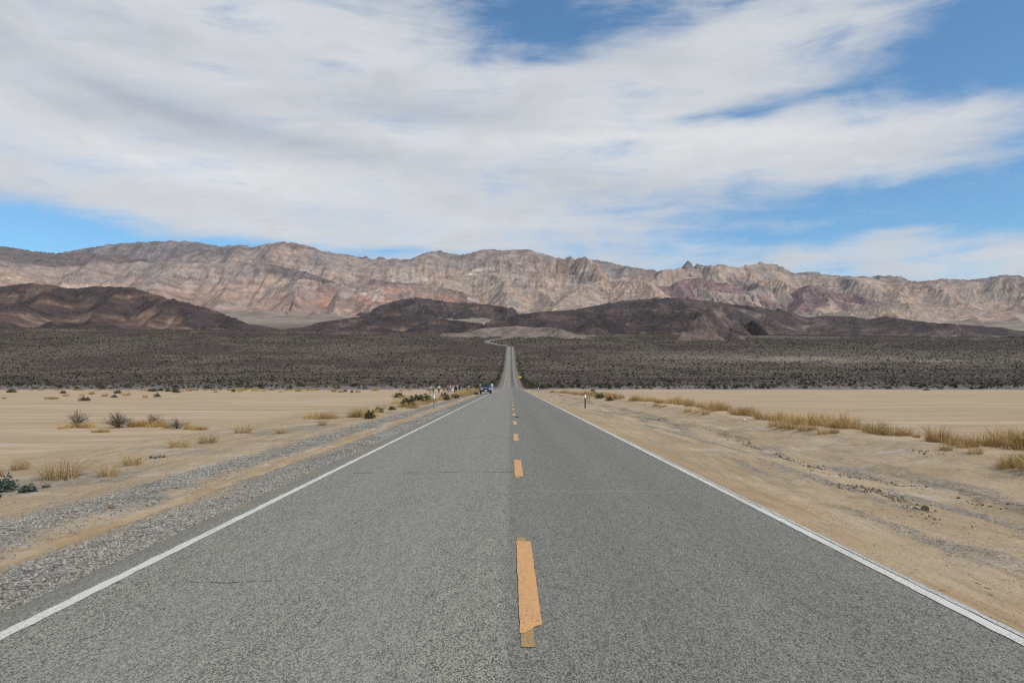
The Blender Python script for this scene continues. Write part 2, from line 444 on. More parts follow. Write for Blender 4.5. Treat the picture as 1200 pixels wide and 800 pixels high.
gm, nt, b = new_mat("desert_ground")
pos = nt.node('ShaderNodeNewGeometry').outputs['Position']
a1 = nt.node('ShaderNodeAttribute', attribute_name='mask_near'); a2 = nt.node('ShaderNodeAttribute', attribute_name='mask_far')
sepA = nt.node('ShaderNodeSeparateColor'); nt.l.new(a1.outputs['Color'], sepA.inputs[0]); dampS = a1.outputs['Alpha']
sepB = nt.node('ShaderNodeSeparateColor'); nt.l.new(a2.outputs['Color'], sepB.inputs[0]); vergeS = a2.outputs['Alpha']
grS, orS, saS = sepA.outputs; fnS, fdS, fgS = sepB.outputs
nA = nt.noise(pos, 0.35, 6, 0.6); nB = nt.noise(pos, 3.0, 6, 0.65); nC = nt.noise(pos, 24.0, 5, 0.7)
sand = nt.mix(nt.ss(nA, .35, .68), (.345, .252, .150), (.415, .308, .192))
sand = nt.mix(nt.m('MULTIPLY', orS, nt.ss(nB, .2, .75)), sand, (.33, .20, .088))
sand = nt.mix(nt.m('MULTIPLY', saS, nt.ss(nB, .35, .6)), sand, (.47, .39, .31))
sand = nt.mix(nt.m('MULTIPLY', dampS, nt.ss(nB, .32, .6)), sand, (.16, .105, .060))
sand = nt.mix(nt.m('MULTIPLY', nt.ss(nC, .50, .72), .45), sand, (.25, .175, .105))
sand = nt.mix(nt.m('MULTIPLY', nt.ss(nt.noise(pos, 6.0, 5, .7), .55, .75), .35), sand, (.27, .20, .135))
pat = nt.noise(pos, 1.1, 7, .68, .5)
sand = nt.mix(nt.m('MULTIPLY', nt.ss(pat, .52, .70), .50), sand, (.235, .162, .092))
# scattered dark pebbles in the sand near the road
vp = nt.voro(pos, 9.0); vps = nt.xyz(vp.outputs['Color'])
gx, gy, gz = nt.xyz(pos)
axn = nt.m('ABSOLUTE', gx)
pebz = nt.m('MULTIPLY', nt.m('LESS_THAN', vp.outputs['Distance'], nt.m('MULTIPLY', vps[0], .30)), nt.m('MULTIPLY', nt.m('GREATER_THAN', vps[1], .60), nt.ss(axn, 15, 11)))
sand = nt.mix(nt.m('MULTIPLY', pebz, .8), sand, nt.mix(vps[2], (.05, .045, .042), (.22, .19, .16)))
trk = nt.noise(nt.scale(pos, (2.6, .10, 0)), 1.0, 6, .72, .4)
sand = nt.mix(nt.m('MULTIPLY', nt.ss(trk, .50, .66), .45), sand, (.245, .178, .110))
sand = nt.mix(nt.m('MULTIPLY', nt.ss(trk, .47, .33), .40), sand, (.46, .375, .275))
# playa streaks running across the view
strk = nt.noise(nt.scale(pos, (.035, .30, 0)), 1.0, 6, .65)
playa = nt.mix(nt.ss(strk, .38, .64), (.366, .256, .152), (.435, .322, .207))
strk2 = nt.noise(nt.scale(pos, (.06, .60, 0)), 1.0, 6, .7)
playa = nt.mix(nt.m('MULTIPLY', saS, nt.ss(strk2, .45, .62)), playa, (.50, .42, .335))
playa = nt.mix(nt.m('MULTIPLY', dampS, nt.ss(strk2, .40, .66)), playa, (.27, .18, .105))
plp = nt.noise(nt.scale(pos, (.25, .8, 0)), .6, 7, .7)
playa = nt.mix(nt.m('MULTIPLY', nt.ss(plp, .50, .68), .42), playa, (.275, .180, .098))
playa = nt.mix(nt.m('MULTIPLY', nt.ss(plp, .42, .30), .30), playa, (.50, .41, .31))
playa = nt.mix(nt.m('MULTIPLY', nt.ss(nC, .45, .75), .30), playa, (.25, .175, .105))
col = nt.mix(nt.ss(axn, 12.5, 15.5), sand, playa)
# gravel
vg = nt.voro(pos, 26.0); vg2 = nt.voro(pos, 11.0)
gv = nt.xyz(vg.outputs['Color'])[0]; gv2 = nt.xyz(vg2.outputs['Color'])[1]
gval = nt.m('ADD', nt.m('MULTIPLY', gv, .6), nt.m('MULTIPLY', gv2, .4))
grav = nt.mix(nt.ss(gval, .15, .85), (.08, .072, .060), (.42, .385, .325))
grav = nt.mix(nt.ss(vg.outputs['Distance'], .30, .62, 0, .6), grav, (.12, .095, .065))
gmask = nt.m('MULTIPLY', grS, nt.ss(nt.m('ADD', nB, nt.m('MULTIPLY', grS, .55)), .45, .75))
col = nt.mix(gmask, col, grav)
# bajada: stony ground between the bushes
fA = nt.noise(nt.scale(pos, (.5, .09, 0)), .5, 6, .7); fB = nt.noise(nt.scale(pos, (1, .25, 0)), .9, 5, .7); fC = nt.noise(nt.scale(pos, (1, .2, 0)), .12, 6, .7)
stony = nt.mix(nt.ss(gy, 270, 380), nt.mix(nt.ss(fA, .3, .7), (.130, .108, .093), (.205, .172, .148)), nt.mix(nt.ss(fA, .3, .7), (.074, .053, .039), (.146, .110, .080)))
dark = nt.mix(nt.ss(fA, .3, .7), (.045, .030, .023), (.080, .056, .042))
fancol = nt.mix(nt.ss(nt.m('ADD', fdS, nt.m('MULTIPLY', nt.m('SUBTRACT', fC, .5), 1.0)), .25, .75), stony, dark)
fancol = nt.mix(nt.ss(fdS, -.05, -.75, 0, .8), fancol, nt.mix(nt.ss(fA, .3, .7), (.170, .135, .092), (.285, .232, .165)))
olive = nt.mix(nt.ss(fB, .35, .65), (.060, .046, .032), (.178, .140, .102))
fancol = nt.mix(nt.m('MULTIPLY', nt.ss(nt.m('ADD', fgS, nt.m('MULTIPLY', nt.m('SUBTRACT', fC, .5), 1.1)), .3, .8), .65), fancol, olive)
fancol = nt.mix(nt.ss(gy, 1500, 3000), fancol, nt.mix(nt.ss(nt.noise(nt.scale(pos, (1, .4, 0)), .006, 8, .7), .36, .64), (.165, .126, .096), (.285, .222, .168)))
fancol = nt.mix(nt.m('MULTIPLY', vergeS, .8), fancol, nt.mix(fA, (.17, .135, .105), (.26, .215, .17)))
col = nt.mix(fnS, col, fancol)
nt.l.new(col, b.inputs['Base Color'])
b.inputs['Roughness'].default_value = 0.95; b.inputs['Specular IOR Level'].default_value = 0.12
hsum = nt.m('ADD', nt.m('MULTIPLY', nC, .016), nt.m('MULTIPLY', nB, .05))
hsum = nt.m('ADD', hsum, nt.m('MULTIPLY', nt.m('MULTIPLY', nt.m('SUBTRACT', 1.0, vg.outputs['Distance']), gmask), .030))
hsum = nt.m('ADD', hsum, nt.m('MULTIPLY', nt.m('MULTIPLY', fB, fnS), .5))
hsum = nt.m('ADD', hsum, nt.m('MULTIPLY', nt.m('MULTIPLY', trk, nt.ss(axn, 15, 12)), .10))
nt.l.new(nt.bump(hsum, .8, 1.0), b.inputs['Normal'])
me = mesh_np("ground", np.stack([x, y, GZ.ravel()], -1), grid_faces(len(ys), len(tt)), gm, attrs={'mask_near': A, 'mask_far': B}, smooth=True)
ground = tag(link("ground", me), "tan desert playa and stony brush covered fan on both sides of the road", None, None, 'structure')

# ------------------------------------------------------------------ road
am, nt, b = new_mat("weathered_asphalt")
pos = nt.node('ShaderNodeNewGeometry').outputs['Position']
gx, gy, gz = nt.xyz(pos)
v1 = nt.voro(nt.scale(pos, (1, .50, 0)), 172.0); v2 = nt.voro(nt.scale(pos, (1, .36, 0)), 82.0); v3 = nt.voro(nt.scale(pos, (1, .18, 0)), 30.0)
c1 = nt.xyz(v1.outputs['Color'])[0]; c2 = nt.xyz(v2.outputs['Color'])[1]; c3 = nt.xyz(v3.outputs['Color'])[2]
gr = nt.m('ADD', nt.m('MULTIPLY', c1, .74), nt.m('ADD', nt.m('MULTIPLY', c2, .17), nt.m('MULTIPLY', c3, .09)))
colr = nt.mix(nt.ss(gr, .10, .90), (.044, .040, .031), (.352, .327, .258))
big = nt.noise(nt.scale(pos, (1, .12, 0)), .9, 5, .6)
colr = nt.mix(nt.ss(big, .3, .7, 0, .22), colr, (.225, .213, .178))
# the left lane is paler than the right; wheel paths a little darker
leftl = nt.ss(nt.m('ADD', gx, nt.m('MULTIPLY', nt.m('SUBTRACT', nt.noise(pos, .8, 3), .5), .12)), .10, .03)
colr = nt.mix(nt.m('MULTIPLY', nt.m('SUBTRACT', 1.0, leftl), .24), colr, (.055, .055, .052))
for xc in (1.05, 2.35):
    wp = nt.ss(nt.m('ABSOLUTE', nt.m('SUBTRACT', gx, xc)), .55, .05)
    colr = nt.mix(nt.m('MULTIPLY', wp, .10), colr, (.06, .06, .056))
for xc in (-1.0, -2.3):
    wp = nt.ss(nt.m('ABSOLUTE', nt.m('SUBTRACT', gx, xc)), .5, .05)
    colr = nt.mix(nt.m('MULTIPLY', wp, .10), colr, (.26, .25, .225))
colr = nt.mix(nt.ss(nt.m('ABSOLUTE', nt.m('SUBTRACT', gx, .02)), .09, .0, 0, .25), colr, (.06, .06, .055))
# far up the slope the right lane is dark with new seal
seal = nt.m('MULTIPLY', nt.ss(gx, .15, .3), nt.m('MULTIPLY', nt.ss(gx, 2.4, 1.9), nt.ss(gy, 330, 420)))
colr = nt.mix(nt.m('MULTIPLY', seal, .55), colr, (.055, .053, .052))
# dust and sand blown on to the left edge
dust = nt.m('MULTIPLY', nt.ss(nt.m('ADD', gx, nt.m('MULTIPLY', nt.noise(nt.scale(pos, (1, .3, 0)), 2., 5), .5)), -2.95, -3.65), .38)
colr = nt.mix(dust, colr, (.26, .215, .155))
edn = nt.noise(nt.scale(pos, (1.2, .5, 0)), 2.4, 6, .72)
spill = nt.m('MAXIMUM', nt.ss(nt.m('ADD', gx, nt.m('MULTIPLY', edn, .34)), 3.46, 3.56), nt.ss(nt.m('SUBTRACT', nt.m('MULTIPLY', gx, -1.0), nt.m('MULTIPLY', nt.m('SUBTRACT', .62, edn), .9)), 3.50, 3.66))
colr = nt.mix(nt.m('MULTIPLY', spill, .85), colr, (.34, .245, .145))
# fine cross cracks
def crack(y0, x0, x1, colc, wd, amt):
    global colr
    wobn = nt.m('MULTIPLY', nt.m('SUBTRACT', nt.noise(nt.scale(pos, (1.3, 0, 0)), 1.2, 4, .7), .5), .35)
    dd = nt.m('ABSOLUTE', nt.m('SUBTRACT', nt.m('ADD', gy, wobn), y0))
    k = nt.m('MULTIPLY', nt.ss(dd, wd, wd * .3), nt.m('MULTIPLY', nt.m('GREATER_THAN', gx, x0), nt.m('LESS_THAN', gx, x1)))
    k = nt.m('MULTIPLY', k, nt.ss(nt.noise(pos, 2.3, 4), .40, .52))
    colr = nt.mix(nt.m('MULTIPLY', k, amt), colr, colc)
crack(5.78, -3.6, -1.9, (.03, .028, .026), .02, .9)
crack(12.7, -2.9, .1, (.04, .038, .034), .05, .8)
crack(10.5, .0, 3.2, (.34, .32, .28), .05, .3)
crack(20.4, -3, 3.3, (.05, .05, .045), .07, .55)
crack(33.0, -3, 3.3, (.05, .05, .045), .12, .5)
nt.l.new(colr, b.inputs['Base Color'])
b.inputs['Roughness'].default_value = .88; b.inputs['Specular IOR Level'].default_value = .25
nt.l.new(nt.bump(nt.m('MULTIPLY', nt.m('SUBTRACT', 1., v1.outputs['Distance']), .003), .5, 1.0), b.inputs['Normal'])

ry = np.concatenate([np.array([-35., -20, -10, -5]), np.arange(0, 60, .15), np.arange(60, 200, 1.), np.arange(200, 1104, 3.)])
prof = np.array([(-3.78, -.10), (-3.70, -.012), (-3.3, .0), (-1.7, .012), (0, .02), (1.7, .012), (3.3, .0), (3.43, -.012), (3.50, -.10)])
RX = np.repeat(prof[None, :, 0], len(ry), 0).copy(); RZ = road_z(ry)[:, None] + prof[None, :, 1]
jag = .035 * fbm(ry * 1.7, ry * 0, 4, 81) + .03 * perlin(ry * .2, ry * 0, 84)
for cidx in (0, 1): RX[:, cidx] += jag
jag2 = .03 * fbm(ry * 1.7, ry * 0 + 9, 4, 85)
for cidx in (7, 8): RX[:, cidx] += jag2
RY = np.repeat(ry[:, None], len(prof), 1)
me = mesh_np("road", np.stack([RX, RY, RZ], -1).reshape(-1, 3), grid_faces(len(ry), len(prof)), am, smooth=True)
road = tag(link("road", me), "straight two lane grey asphalt road climbing into the distance", None, None, 'structure')
def crown(xx): return np.interp(xx, prof[:, 0], prof[:, 1])

def paint_mat(name, col, wear, dust=.30):
    m, nt, b = new_mat(name)
    pos = nt.node('ShaderNodeNewGeometry').outputs['Position']
    v = nt.voro(nt.scale(pos, (1, .5, 0)), 150.0); cv = nt.xyz(v.outputs['Color'])[0]
    n = nt.noise(nt.scale(pos, (1, .3, 0)), 2.2, 5, .7); n2 = nt.noise(pos, 45, 4, .7)
    c = nt.mix(nt.ss(n2, .3, .7), [q * .86 for q in col], col)
    c = nt.mix(nt.m('MULTIPLY', nt.ss(nt.m('ADD', nt.m('MULTIPLY', cv, .55), nt.m('MULTIPLY', n, .6)), .78 - wear, .95 - wear), .75), c, (.15, .145, .13))
    du = nt.ss(nt.noise(nt.scale(pos, (1.5, .35, 0)), 1.6, 6, .72), .50, .66)
    c = nt.mix(nt.m('MULTIPLY', du, dust), c, (.30, .235, .16))
    nt.l.new(c, b.inputs['Base Color']); b.inputs['Roughness'].default_value = .75; b.inputs['Specular IOR Level'].default_value = .25
    return m
white_paint = paint_mat("white_road_paint", (.60, .565, .49), .09)
faded_paint = paint_mat("faded_white_paint", (.50, .49, .46), .22)
orange_paint = paint_mat("orange_road_paint", (.62, .325, .125), .11, .12)
old_paint = paint_mat("old_yellow_paint", (.42, .25, .075), .20)
def strip(name, xa, xb, y0, y1, mat, lift, step=.12, jag=.008, seed=0, ragged=0):
    yy = np.arange(y0, y1 + step * .5, step) if y1 - y0 < 10 else np.concatenate([np.arange(y0, 60, step), np.arange(60, 200, 1.), np.arange(200, y1 + 1.5, 3.)])
    n = len(yy); cols = 4
    tx = np.linspace(0, 1, cols)
    ja = jag * fbm(yy * 6, yy * 0 + seed, 3, 90 + seed); jb = jag * fbm(yy * 6, yy * 0 + seed, 3, 95 + seed)
    X = (xa + ja)[:, None] * (1 - tx) + (xb + jb)[:, None] * tx
    Y = np.repeat(yy[:, None], cols, 1)
    if ragged:
        Y[0] += ragged * np.array([0.0, .02, .12, .16]); Y[1:3] = np.maximum(Y[1:3], Y[0] + .02)
        Y = np.maximum.accumulate(Y, 0)
    Z = road_z(Y) + crown(X) + lift
    me = mesh_np(name, np.stack([X, Y, Z], -1).reshape(-1, 3), grid_faces(n, cols), mat, smooth=True)
    return link(name, me, road)
strip("edge_line", -3.385, -3.275, -30, 1100, white_paint, .005, seed=1, jag=.014)
strip("edge_line", 3.225, 3.325, -30, 1100, white_paint, .005, seed=2)
o = strip("faded_edge_line", 3.345, 3.40, -30, 120, faded_paint, .004, seed=3, jag=.02)
o['label'] = "faded older white line just outside the right edge line"
for k in range(70):
    y0 = 4.55 + 7.47 * k
    if y0 > 520: break
    o = strip("centre_dash", .062 + .05 * min(1, k / 3), .212 + .05 * min(1, k / 3), y0, y0 + 2.6, orange_paint, .009, step=.1 if k < 6 else .4, seed=k % 7, jag=.006, ragged=1.0 if k == 0 else .2)
    if k < 4:
        p = strip("old_paint", .068 + .05 * min(1, k / 3), .155 + .05 * min(1, k / 3), y0 - .22, y0 + 2.80, old_paint, .005, step=.1, seed=k + 3, jag=.006)
        p.parent = o

# the switchback where the road leaves the straight
pts = []
for (px, py, d) in ((598.3, 404.6, 1096), (592, 403.2, 1112), (583, 401, 1140), (574, 399.4, 1180), (569.5, 398.4, 1215), (571, 397.2, 1255), (578, 396, 1300), (588, 394.3, 1350), (597, 393, 1400), (604, 392.2, 1450)):
    xx = (px - VX) / F * d; pts.append((xx, d, float(ground_z(xx, d)) + .8))
P = np.array(pts); tpar = np.linspace(0, 1, len(P)); tf = np.linspace(0, 1, 80)
P = np.stack([np.interp(tf, tpar, P[:, i]) for i in range(3)], -1)
for _ in range(3): P[1:-1] = (P[:-2] + P[1:-1] + P[2:]) / 3
T = np.gradient(P, axis=0); N = np.stack([-T[:, 1], T[:, 0], 0 * T[:, 0]], -1); N /= np.linalg.norm(N, axis=1)[:, None]
V = np.stack([P + N * 5.5 - [0, 0, 1.5], P + N * 4.2, P - N * 4.2, P - N * 5.5 - [0, 0, 1.5]], 1).reshape(-1, 3)
far_road = simple_mat("far_road_gravel", (.20, .178, .155), .9, var=.12, scale=.2)
tag(link("road", mesh_np("road", V, grid_faces(len(P), 4)[:, ::-1], far_road, smooth=True)), "pale bend of the road turning across the fan at its far end", None, None, 'structure')

# ------------------------------------------------------------------ hills and mountains
rm, nt, b = new_mat("desert_rock")
pos = nt.node('ShaderNodeNewGeometry').outputs['Position']
ca = nt.node('ShaderNodeAttribute', attribute_name='rock')
nn = nt.noise(pos, .02, 8, .72); n3 = nt.noise(pos, .11, 5, .7)
c = nt.mix(nt.ss(nn, .28, .72), nt.mix(1.0, ca.outputs['Color'], (.72, .72, .74), 'MULTIPLY'), nt.mix(1.0, ca.outputs['Color'], (1.25, 1.22, 1.2), 'MULTIPLY'))
c = nt.mix(nt.ss(n3, .3, .7, 0, .35), c, nt.mix(1.0, c, (.55, .56, .56), 'MULTIPLY'))
nt.l.new(c, b.inputs['Base Color']); b.inputs['Roughness'].default_value = .95; b.inputs['Specular IOR Level'].default_value = .1
nt.l.new(nt.bump(nt.m('ADD', nt.m('MULTIPLY', nn, 14.), nt.m('MULTIPLY', n3, 3.)), .9, 1.0), b.inputs['Normal'])

def mixc(a, b_, t): return a * (1 - t[..., None]) + np.asarray(b_, float) * t[..., None]
def resample(Z, nr, nc):
    """smooth upsampling of a small grid"""
    r0, c0 = Z.shape
    def w1(n0, n1):
        p = np.linspace(0, n0 - 1, n1); i = np.clip(np.floor(p).astype(int), 0, n0 - 2); t = p - i
        im, i2 = np.maximum(i - 1, 0), np.minimum(i + 2, n0 - 1)
        return im, i, i + 1, i2, t
    im, i, ip, i2, t = w1(r0, nr); t = t[:, None]
    Y = Z[i] + .5 * t * (Z[ip] - Z[im] + t * (2 * Z[im] - 5 * Z[i] + 4 * Z[ip] - Z[i2] + t * (3 * (Z[i] - Z[ip]) + Z[i2] - Z[im])))
    im, i, ip, i2, t = w1(c0, nc); t = t[None, :]
    return Y[:, i] + .5 * t * (Y[:, ip] - Y[:, im] + t * (2 * Y[:, im] - 5 * Y[:, i] + 4 * Y[:, ip] - Y[:, i2] + t * (3 * (Y[:, i] - Y[:, ip]) + Y[:, i2] - Y[:, im])))
def carve(z, X, D, U, K, fixed, iters, dt, m=.45, diff=.0, smax=.6):
    """rivers cut an uplifting block: steepest-descent drainage, implicit stream-power incision"""
    nr, nc = z.shape; N = nr * nc
    idx = np.arange(N).reshape(nr, nc)
    offs = [(-1, -1), (-1, 0), (-1, 1), (0, -1), (0, 1), (1, -1), (1, 0), (1, 1)]
    inner = (slice(1, -1), slice(1, -1))
    def sh(A_, o): return A_[1 + o[0]:nr - 1 + o[0], 1 + o[1]:nc - 1 + o[1]]
    dist = [np.sqrt((sh(X, o) - X[inner]) ** 2 + (sh(D, o) - D[inner]) ** 2) + 1e-3 for o in offs]
    cell = np.abs(np.gradient(X, axis=1) * np.gradient(D, axis=0)); cell0 = float(np.median(cell))
    fx = fixed.copy(); fx[0] = fx[-1] = True; fx[:, 0] = fx[:, -1] = True
    fxl = fx.ravel()
    A = None
    for it in range(iters):
        z = np.where(fx, z, z + U * dt)
        best = np.zeros((nr - 2, nc - 2)); rec = idx[inner].copy(); rd = np.ones((nr - 2, nc - 2))
        for o, dd in zip(offs, dist):
            s_ = (z[inner] - sh(z, o)) / dd; k = s_ > best
            best = np.where(k, s_, best); rec = np.where(k, sh(idx, o), rec); rd = np.where(k, dd, rd)
        R_ = idx.copy(); R_[inner] = rec; DD = np.ones((nr, nc)); DD[inner] = rd
        Rl = R_.ravel(); Rl = np.where(fxl, np.arange(N), Rl)
        order = np.argsort(-z.ravel(), kind='stable')
        ol = order.tolist(); rl = Rl.tolist(); a_ = cell.ravel().tolist()
        for i in ol:
            r_ = rl[i]
            if r_ != i: a_[r_] += a_[i]
        A = np.array(a_)
        f_ = (K.ravel() * dt * (A / cell0) ** m / DD.ravel())
        fl = f_.tolist(); tl = (DD.ravel() * smax).tolist(); zl = z.ravel().tolist()
        for i in reversed(ol):
            r_ = rl[i]
            if r_ != i:
                q = (zl[i] + fl[i] * zl[r_]) / (1 + fl[i]); lim = zl[r_] + tl[i]
                zl[i] = q if q < lim else lim
        z = np.array(zl).reshape(nr, nc)
        if diff:
            lap = np.zeros_like(z); lap[inner] = .25 * (z[:-2, 1:-1] + z[2:, 1:-1] + z[1:-1, :-2] + z[1:-1, 2:]) - z[inner]
            z = np.where(fx, z, z + diff * lap)
    return z, np.log2(A / cell0).reshape(nr, nc)
def ridge(name, label, crest, dist, df, db, pal, seed, nd=220, rough=.012, paint=None, peak=.80, bulge=1.0, talus=4.2, rill=1.0, **_):
    crest = np.array(crest, float)
    u0, u1 = crest[0, 0], crest[-1, 0]
    nu = int(max(200, (u1 - u0) * 1.05)); tmax = 1 + db / df
    pxs = np.linspace(u0, u1, nu)
    cy = np.interp(pxs, crest[:, 0], crest[:, 1])
    def build(nr, nc):
        p = np.linspace(u0, u1, nc); U_ = (p - VX) / F; t = np.linspace(0, tmax, nr)
        Ug, T = np.meshgrid(U_, t); off = df * .17 * fbm(Ug * dist / (df * 1.0), Ug * 0, 3, seed) * np.clip(1.1 - T, .15, 1)
        D = dist + off - df + T * df; X = Ug * D
        g = ground_z(X, D, False)
        c_ = np.interp(p, pxs, cy)
        H = np.maximum((CAMH + (VY - c_) / F * (dist + df * (peak - 1)))[None, :] - g, 0)
        H = H * (sst(u0, u0 + .09 * (u1 - u0), p) * sst(u1, u1 - .09 * (u1 - u0), p))[None, :]
        return X, D, T, g, H, Ug
    # coarse, then middle, then fine
    nr1, nc1 = max(28, int(nd / 4.2)), max(60, int(nu / 5.2))
    z = la = None; kfac = 1.0
    for lev, (nr, nc, rounds, its) in enumerate(((nr1, nc1, 6, 14), (nr1 * 2, nc1 * 2, 3, 9), (int(nr1 * 3.4), int(nc1 * 3.4), 2, 7))):
        X, D, T, g, H, Ug = build(nr, nc)
        Hm = float(np.percentile(H[H > .15 * H.max()], 60)) + 1e-3
        bump = np.where(T < peak, sst(0, peak, T) ** bulge, sst(tmax, peak, T))
        n_ = fbm(X / Hm * .30, D / Hm * .30, 4, seed + 2)
        Up = H * bump * np.clip(1 + .40 * n_, .3, 2)
        Kn = np.exp(.45 * fbm(X / Hm * .5, D / Hm * .5, 4, seed + 4))
        fixed = (H < .03 * Hm) | (T < .015)
        if z is None: z = g + .5 * H * bump + .05 * Hm * fbm(X / Hm, D / Hm, 5, seed + 3) * bump
        else: z = resample(z, nr, nc) + .010 * Hm * fbm(X / Hm * 4, D / Hm * 4, 3, seed + 7 + lev) * bump
        z = np.where(fixed, g, z)
        mmask = (bump > .7) & (H > .3 * Hm)
        dxm = df / nr; smax = min(.80, talus * Hm / (peak * df))
        for rd_ in range(rounds):
            z, la = carve(z, X, D, Up * .08, Kn * kfac * dxm * .08, fixed, its, 1.0, m=.45, diff=(.06, .10, .16)[lev], smax=smax)
            ratio = float(np.percentile((z - g)[mmask] / H[mmask], 80)) / .85
            kfac *= float(np.clip(ratio, .4, 2.5)) ** .8
    rel = np.maximum(z - g, 0)
    nr = nd; X, D, T, g, H, Ug = build(nr, nu)
    rel = np.maximum(resample(rel, nr, nu), 0); la = resample(la, nr, nu)
    # bring the block to its real height, column by column of the crest line (broadly smoothed)
    z = g + rel
    ang = ((z - CAMH) / D).max(0); angG = ((g - CAMH) / D)
    tgt = (VY - cy) / F
    top = np.argmax((z - CAMH) / D, 0); col_ = np.arange(nu)
    need = np.maximum(CAMH + tgt * D[top, col_] - g[top, col_], 0); have = np.maximum(rel[top, col_], 1e-2)
    kk = np.clip(need / have, 0, 30)
    kw = np.hanning(61); kw /= kw.sum()
    num = np.convolve(np.pad(need, 30, mode='edge'), kw, 'valid'); den = np.convolve(np.pad(have, 30, mode='edge'), kw, 'valid')
    k1 = num / np.maximum(den, 1e-2); k1 = np.clip(k1, 0, 1.7); print(name, label[:30], 'k', np.round(np.percentile(k1, [10, 50, 90]), 2), 'kfac', round(kfac, 2))
    z = g + rel * k1[None, :]
    for _ in range(2):
        m_ = ((z - CAMH) / D); top = np.argmax(m_, 0)
        need = np.maximum(CAMH + tgt * D[top, col_] - g[top, col_], 0); have = np.maximum((z - g)[top, col_], 1e-2)
        q = np.clip(need / np.maximum(have, .1 * Hm), .75, 1.25); kw2 = np.hanning(31); kw2 /= kw2.sum()
        q = np.convolve(np.pad(q, 15, mode='edge'), kw2, 'valid')
        z = g + (z - g) * q[None, :]
    Hm = float(np.percentile(H[H > .15 * H.max()], 60)) + 1e-3
    rl_ = np.maximum(z - g, 0)
    def slopes(z):
        zx = np.gradient(z, axis=1) / np.gradient(X, axis=1); zy = np.gradient(z, axis=0) / np.gradient(D, axis=0) - zx * X / D
        return zx, zy, np.sqrt(zx ** 2 + zy ** 2) + 1e-6
    rr0 = np.minimum(rl_, Hm)
    # rills that run down the faces, at three sizes
    for cellf, ampf in ((.26, .040), (.13, .024), (.07, .013)):
        zx, zy, sl = slopes(z); mag = np.clip(sl / .35, .3, 1.1); cs = Hm * cellf
        wx_ = .25 * fbm(X / cs * .5, D / cs * .5, 2, seed + 9)
        v, _, _ = gully(X / cs + wx_ + seed, D / cs + wx_, zy / sl * mag, -zx / sl * mag)
        z = z + ampf * rill * rr0 ** .6 * Hm ** .4 * (v - .2) * np.clip(sl / .4, .1, 1.1) * sst(.0, .10, rl_ / Hm) * (1 - .8 * sst(.62, .92, rl_ / np.maximum(H, .3 * Hm)))
    z = z + rough * rr0 ** .7 * Hm ** .3 * fbm(X / Hm * 5, D / Hm * 5, 6, seed + 8, .62)
    z = np.where(rl_ < .004 * Hm, g - .02 * Hm - 3, z)
    sl = slopes(z)[2]
    k5 = np.ones(5) / 5
    for _ in range(2):
        la = np.apply_along_axis(lambda q: np.convolve(np.pad(q, 2, mode='edge'), k5, 'valid'), 0, la)
        la = np.apply_along_axis(lambda q: np.convolve(np.pad(q, 2, mode='edge'), k5, 'valid'), 1, la)
    la = la + .7 * fbm(X / Hm * 2.2, D / Hm * 2.2, 4, seed + 10)
    hv = 1 - 2 * np.clip((la - .8) / 6.5, 0, 1)
    col = paint(dict(X=X, D=D, T=T, H=H, Hm=Hm, z=z, g=g, hv=hv, sl=sl, rel=np.clip((z - g) / np.maximum(H, .2 * Hm), 0, 1.2), seed=seed), pal)
    me = mesh_np(name, np.stack([X, D, z], -1).reshape(-1, 3), grid_faces(nr, nu), rm, attrs={'rock': np.clip(col, .01, .9).reshape(-1, 3)}, smooth=True)
    return tag(link(name, me), label, None, None, 'structure')

def paint_generic(q, pal):
    """pal: list of (colour, threshold) blended by warped noise; q['hv'] puts pale wash in the gully floors"""
    X, D, Hm, s = q['X'], q['D'], q['Hm'], q['seed']
    n = fbm(X / Hm * pal.get('f', .55), q['z'] / Hm * 1.4 + D / Hm * .15, 5, s + 30, .55)
    n2 = fbm(X / Hm * 1.4, D / Hm * .7, 5, s + 40, .6)
    c = np.broadcast_to(np.array(pal['base']), X.shape + (3,)).copy()
    for colr_, lo, hi, which, amt in pal['mix']:
        k = {'n': n, 'n2': n2, 'gul': -q['hv'], 'ridge': q['hv'], 'rel': q['rel'], 'low': 1 - q['rel'], 'nn': n + .5 * n2, 'flat': -q['sl'], 'facet': .6 * q['hv'] + 2.2 * (.42 - q['rel']) + .5 * n2, 'wash': -q['hv'] + 1.2 * (.4 - q['rel']) + .6 * n, 'steep': q['sl'] + .25 * n2, 'rn': q['rel'] + .35 * n, 'ln': 1 - q['rel'] + .5 * n2}[which]
        c = mixc(c, colr_, sst(lo, hi, k) * amt)
    n3_ = fbm(X / Hm * 5.0, q['z'] / Hm * 9.0 + D / Hm * 2.0, 5, s + 50, .65); n4_ = fbm(X / Hm * 1.8, q['z'] / Hm * 5.0 + D / Hm, 4, s + 60, .6)
    return c * (1 + np.clip(.26 * n3_ + .22 * n4_, -.45, .5))[..., None] * np.array([1.14, 1.06, 1.0])

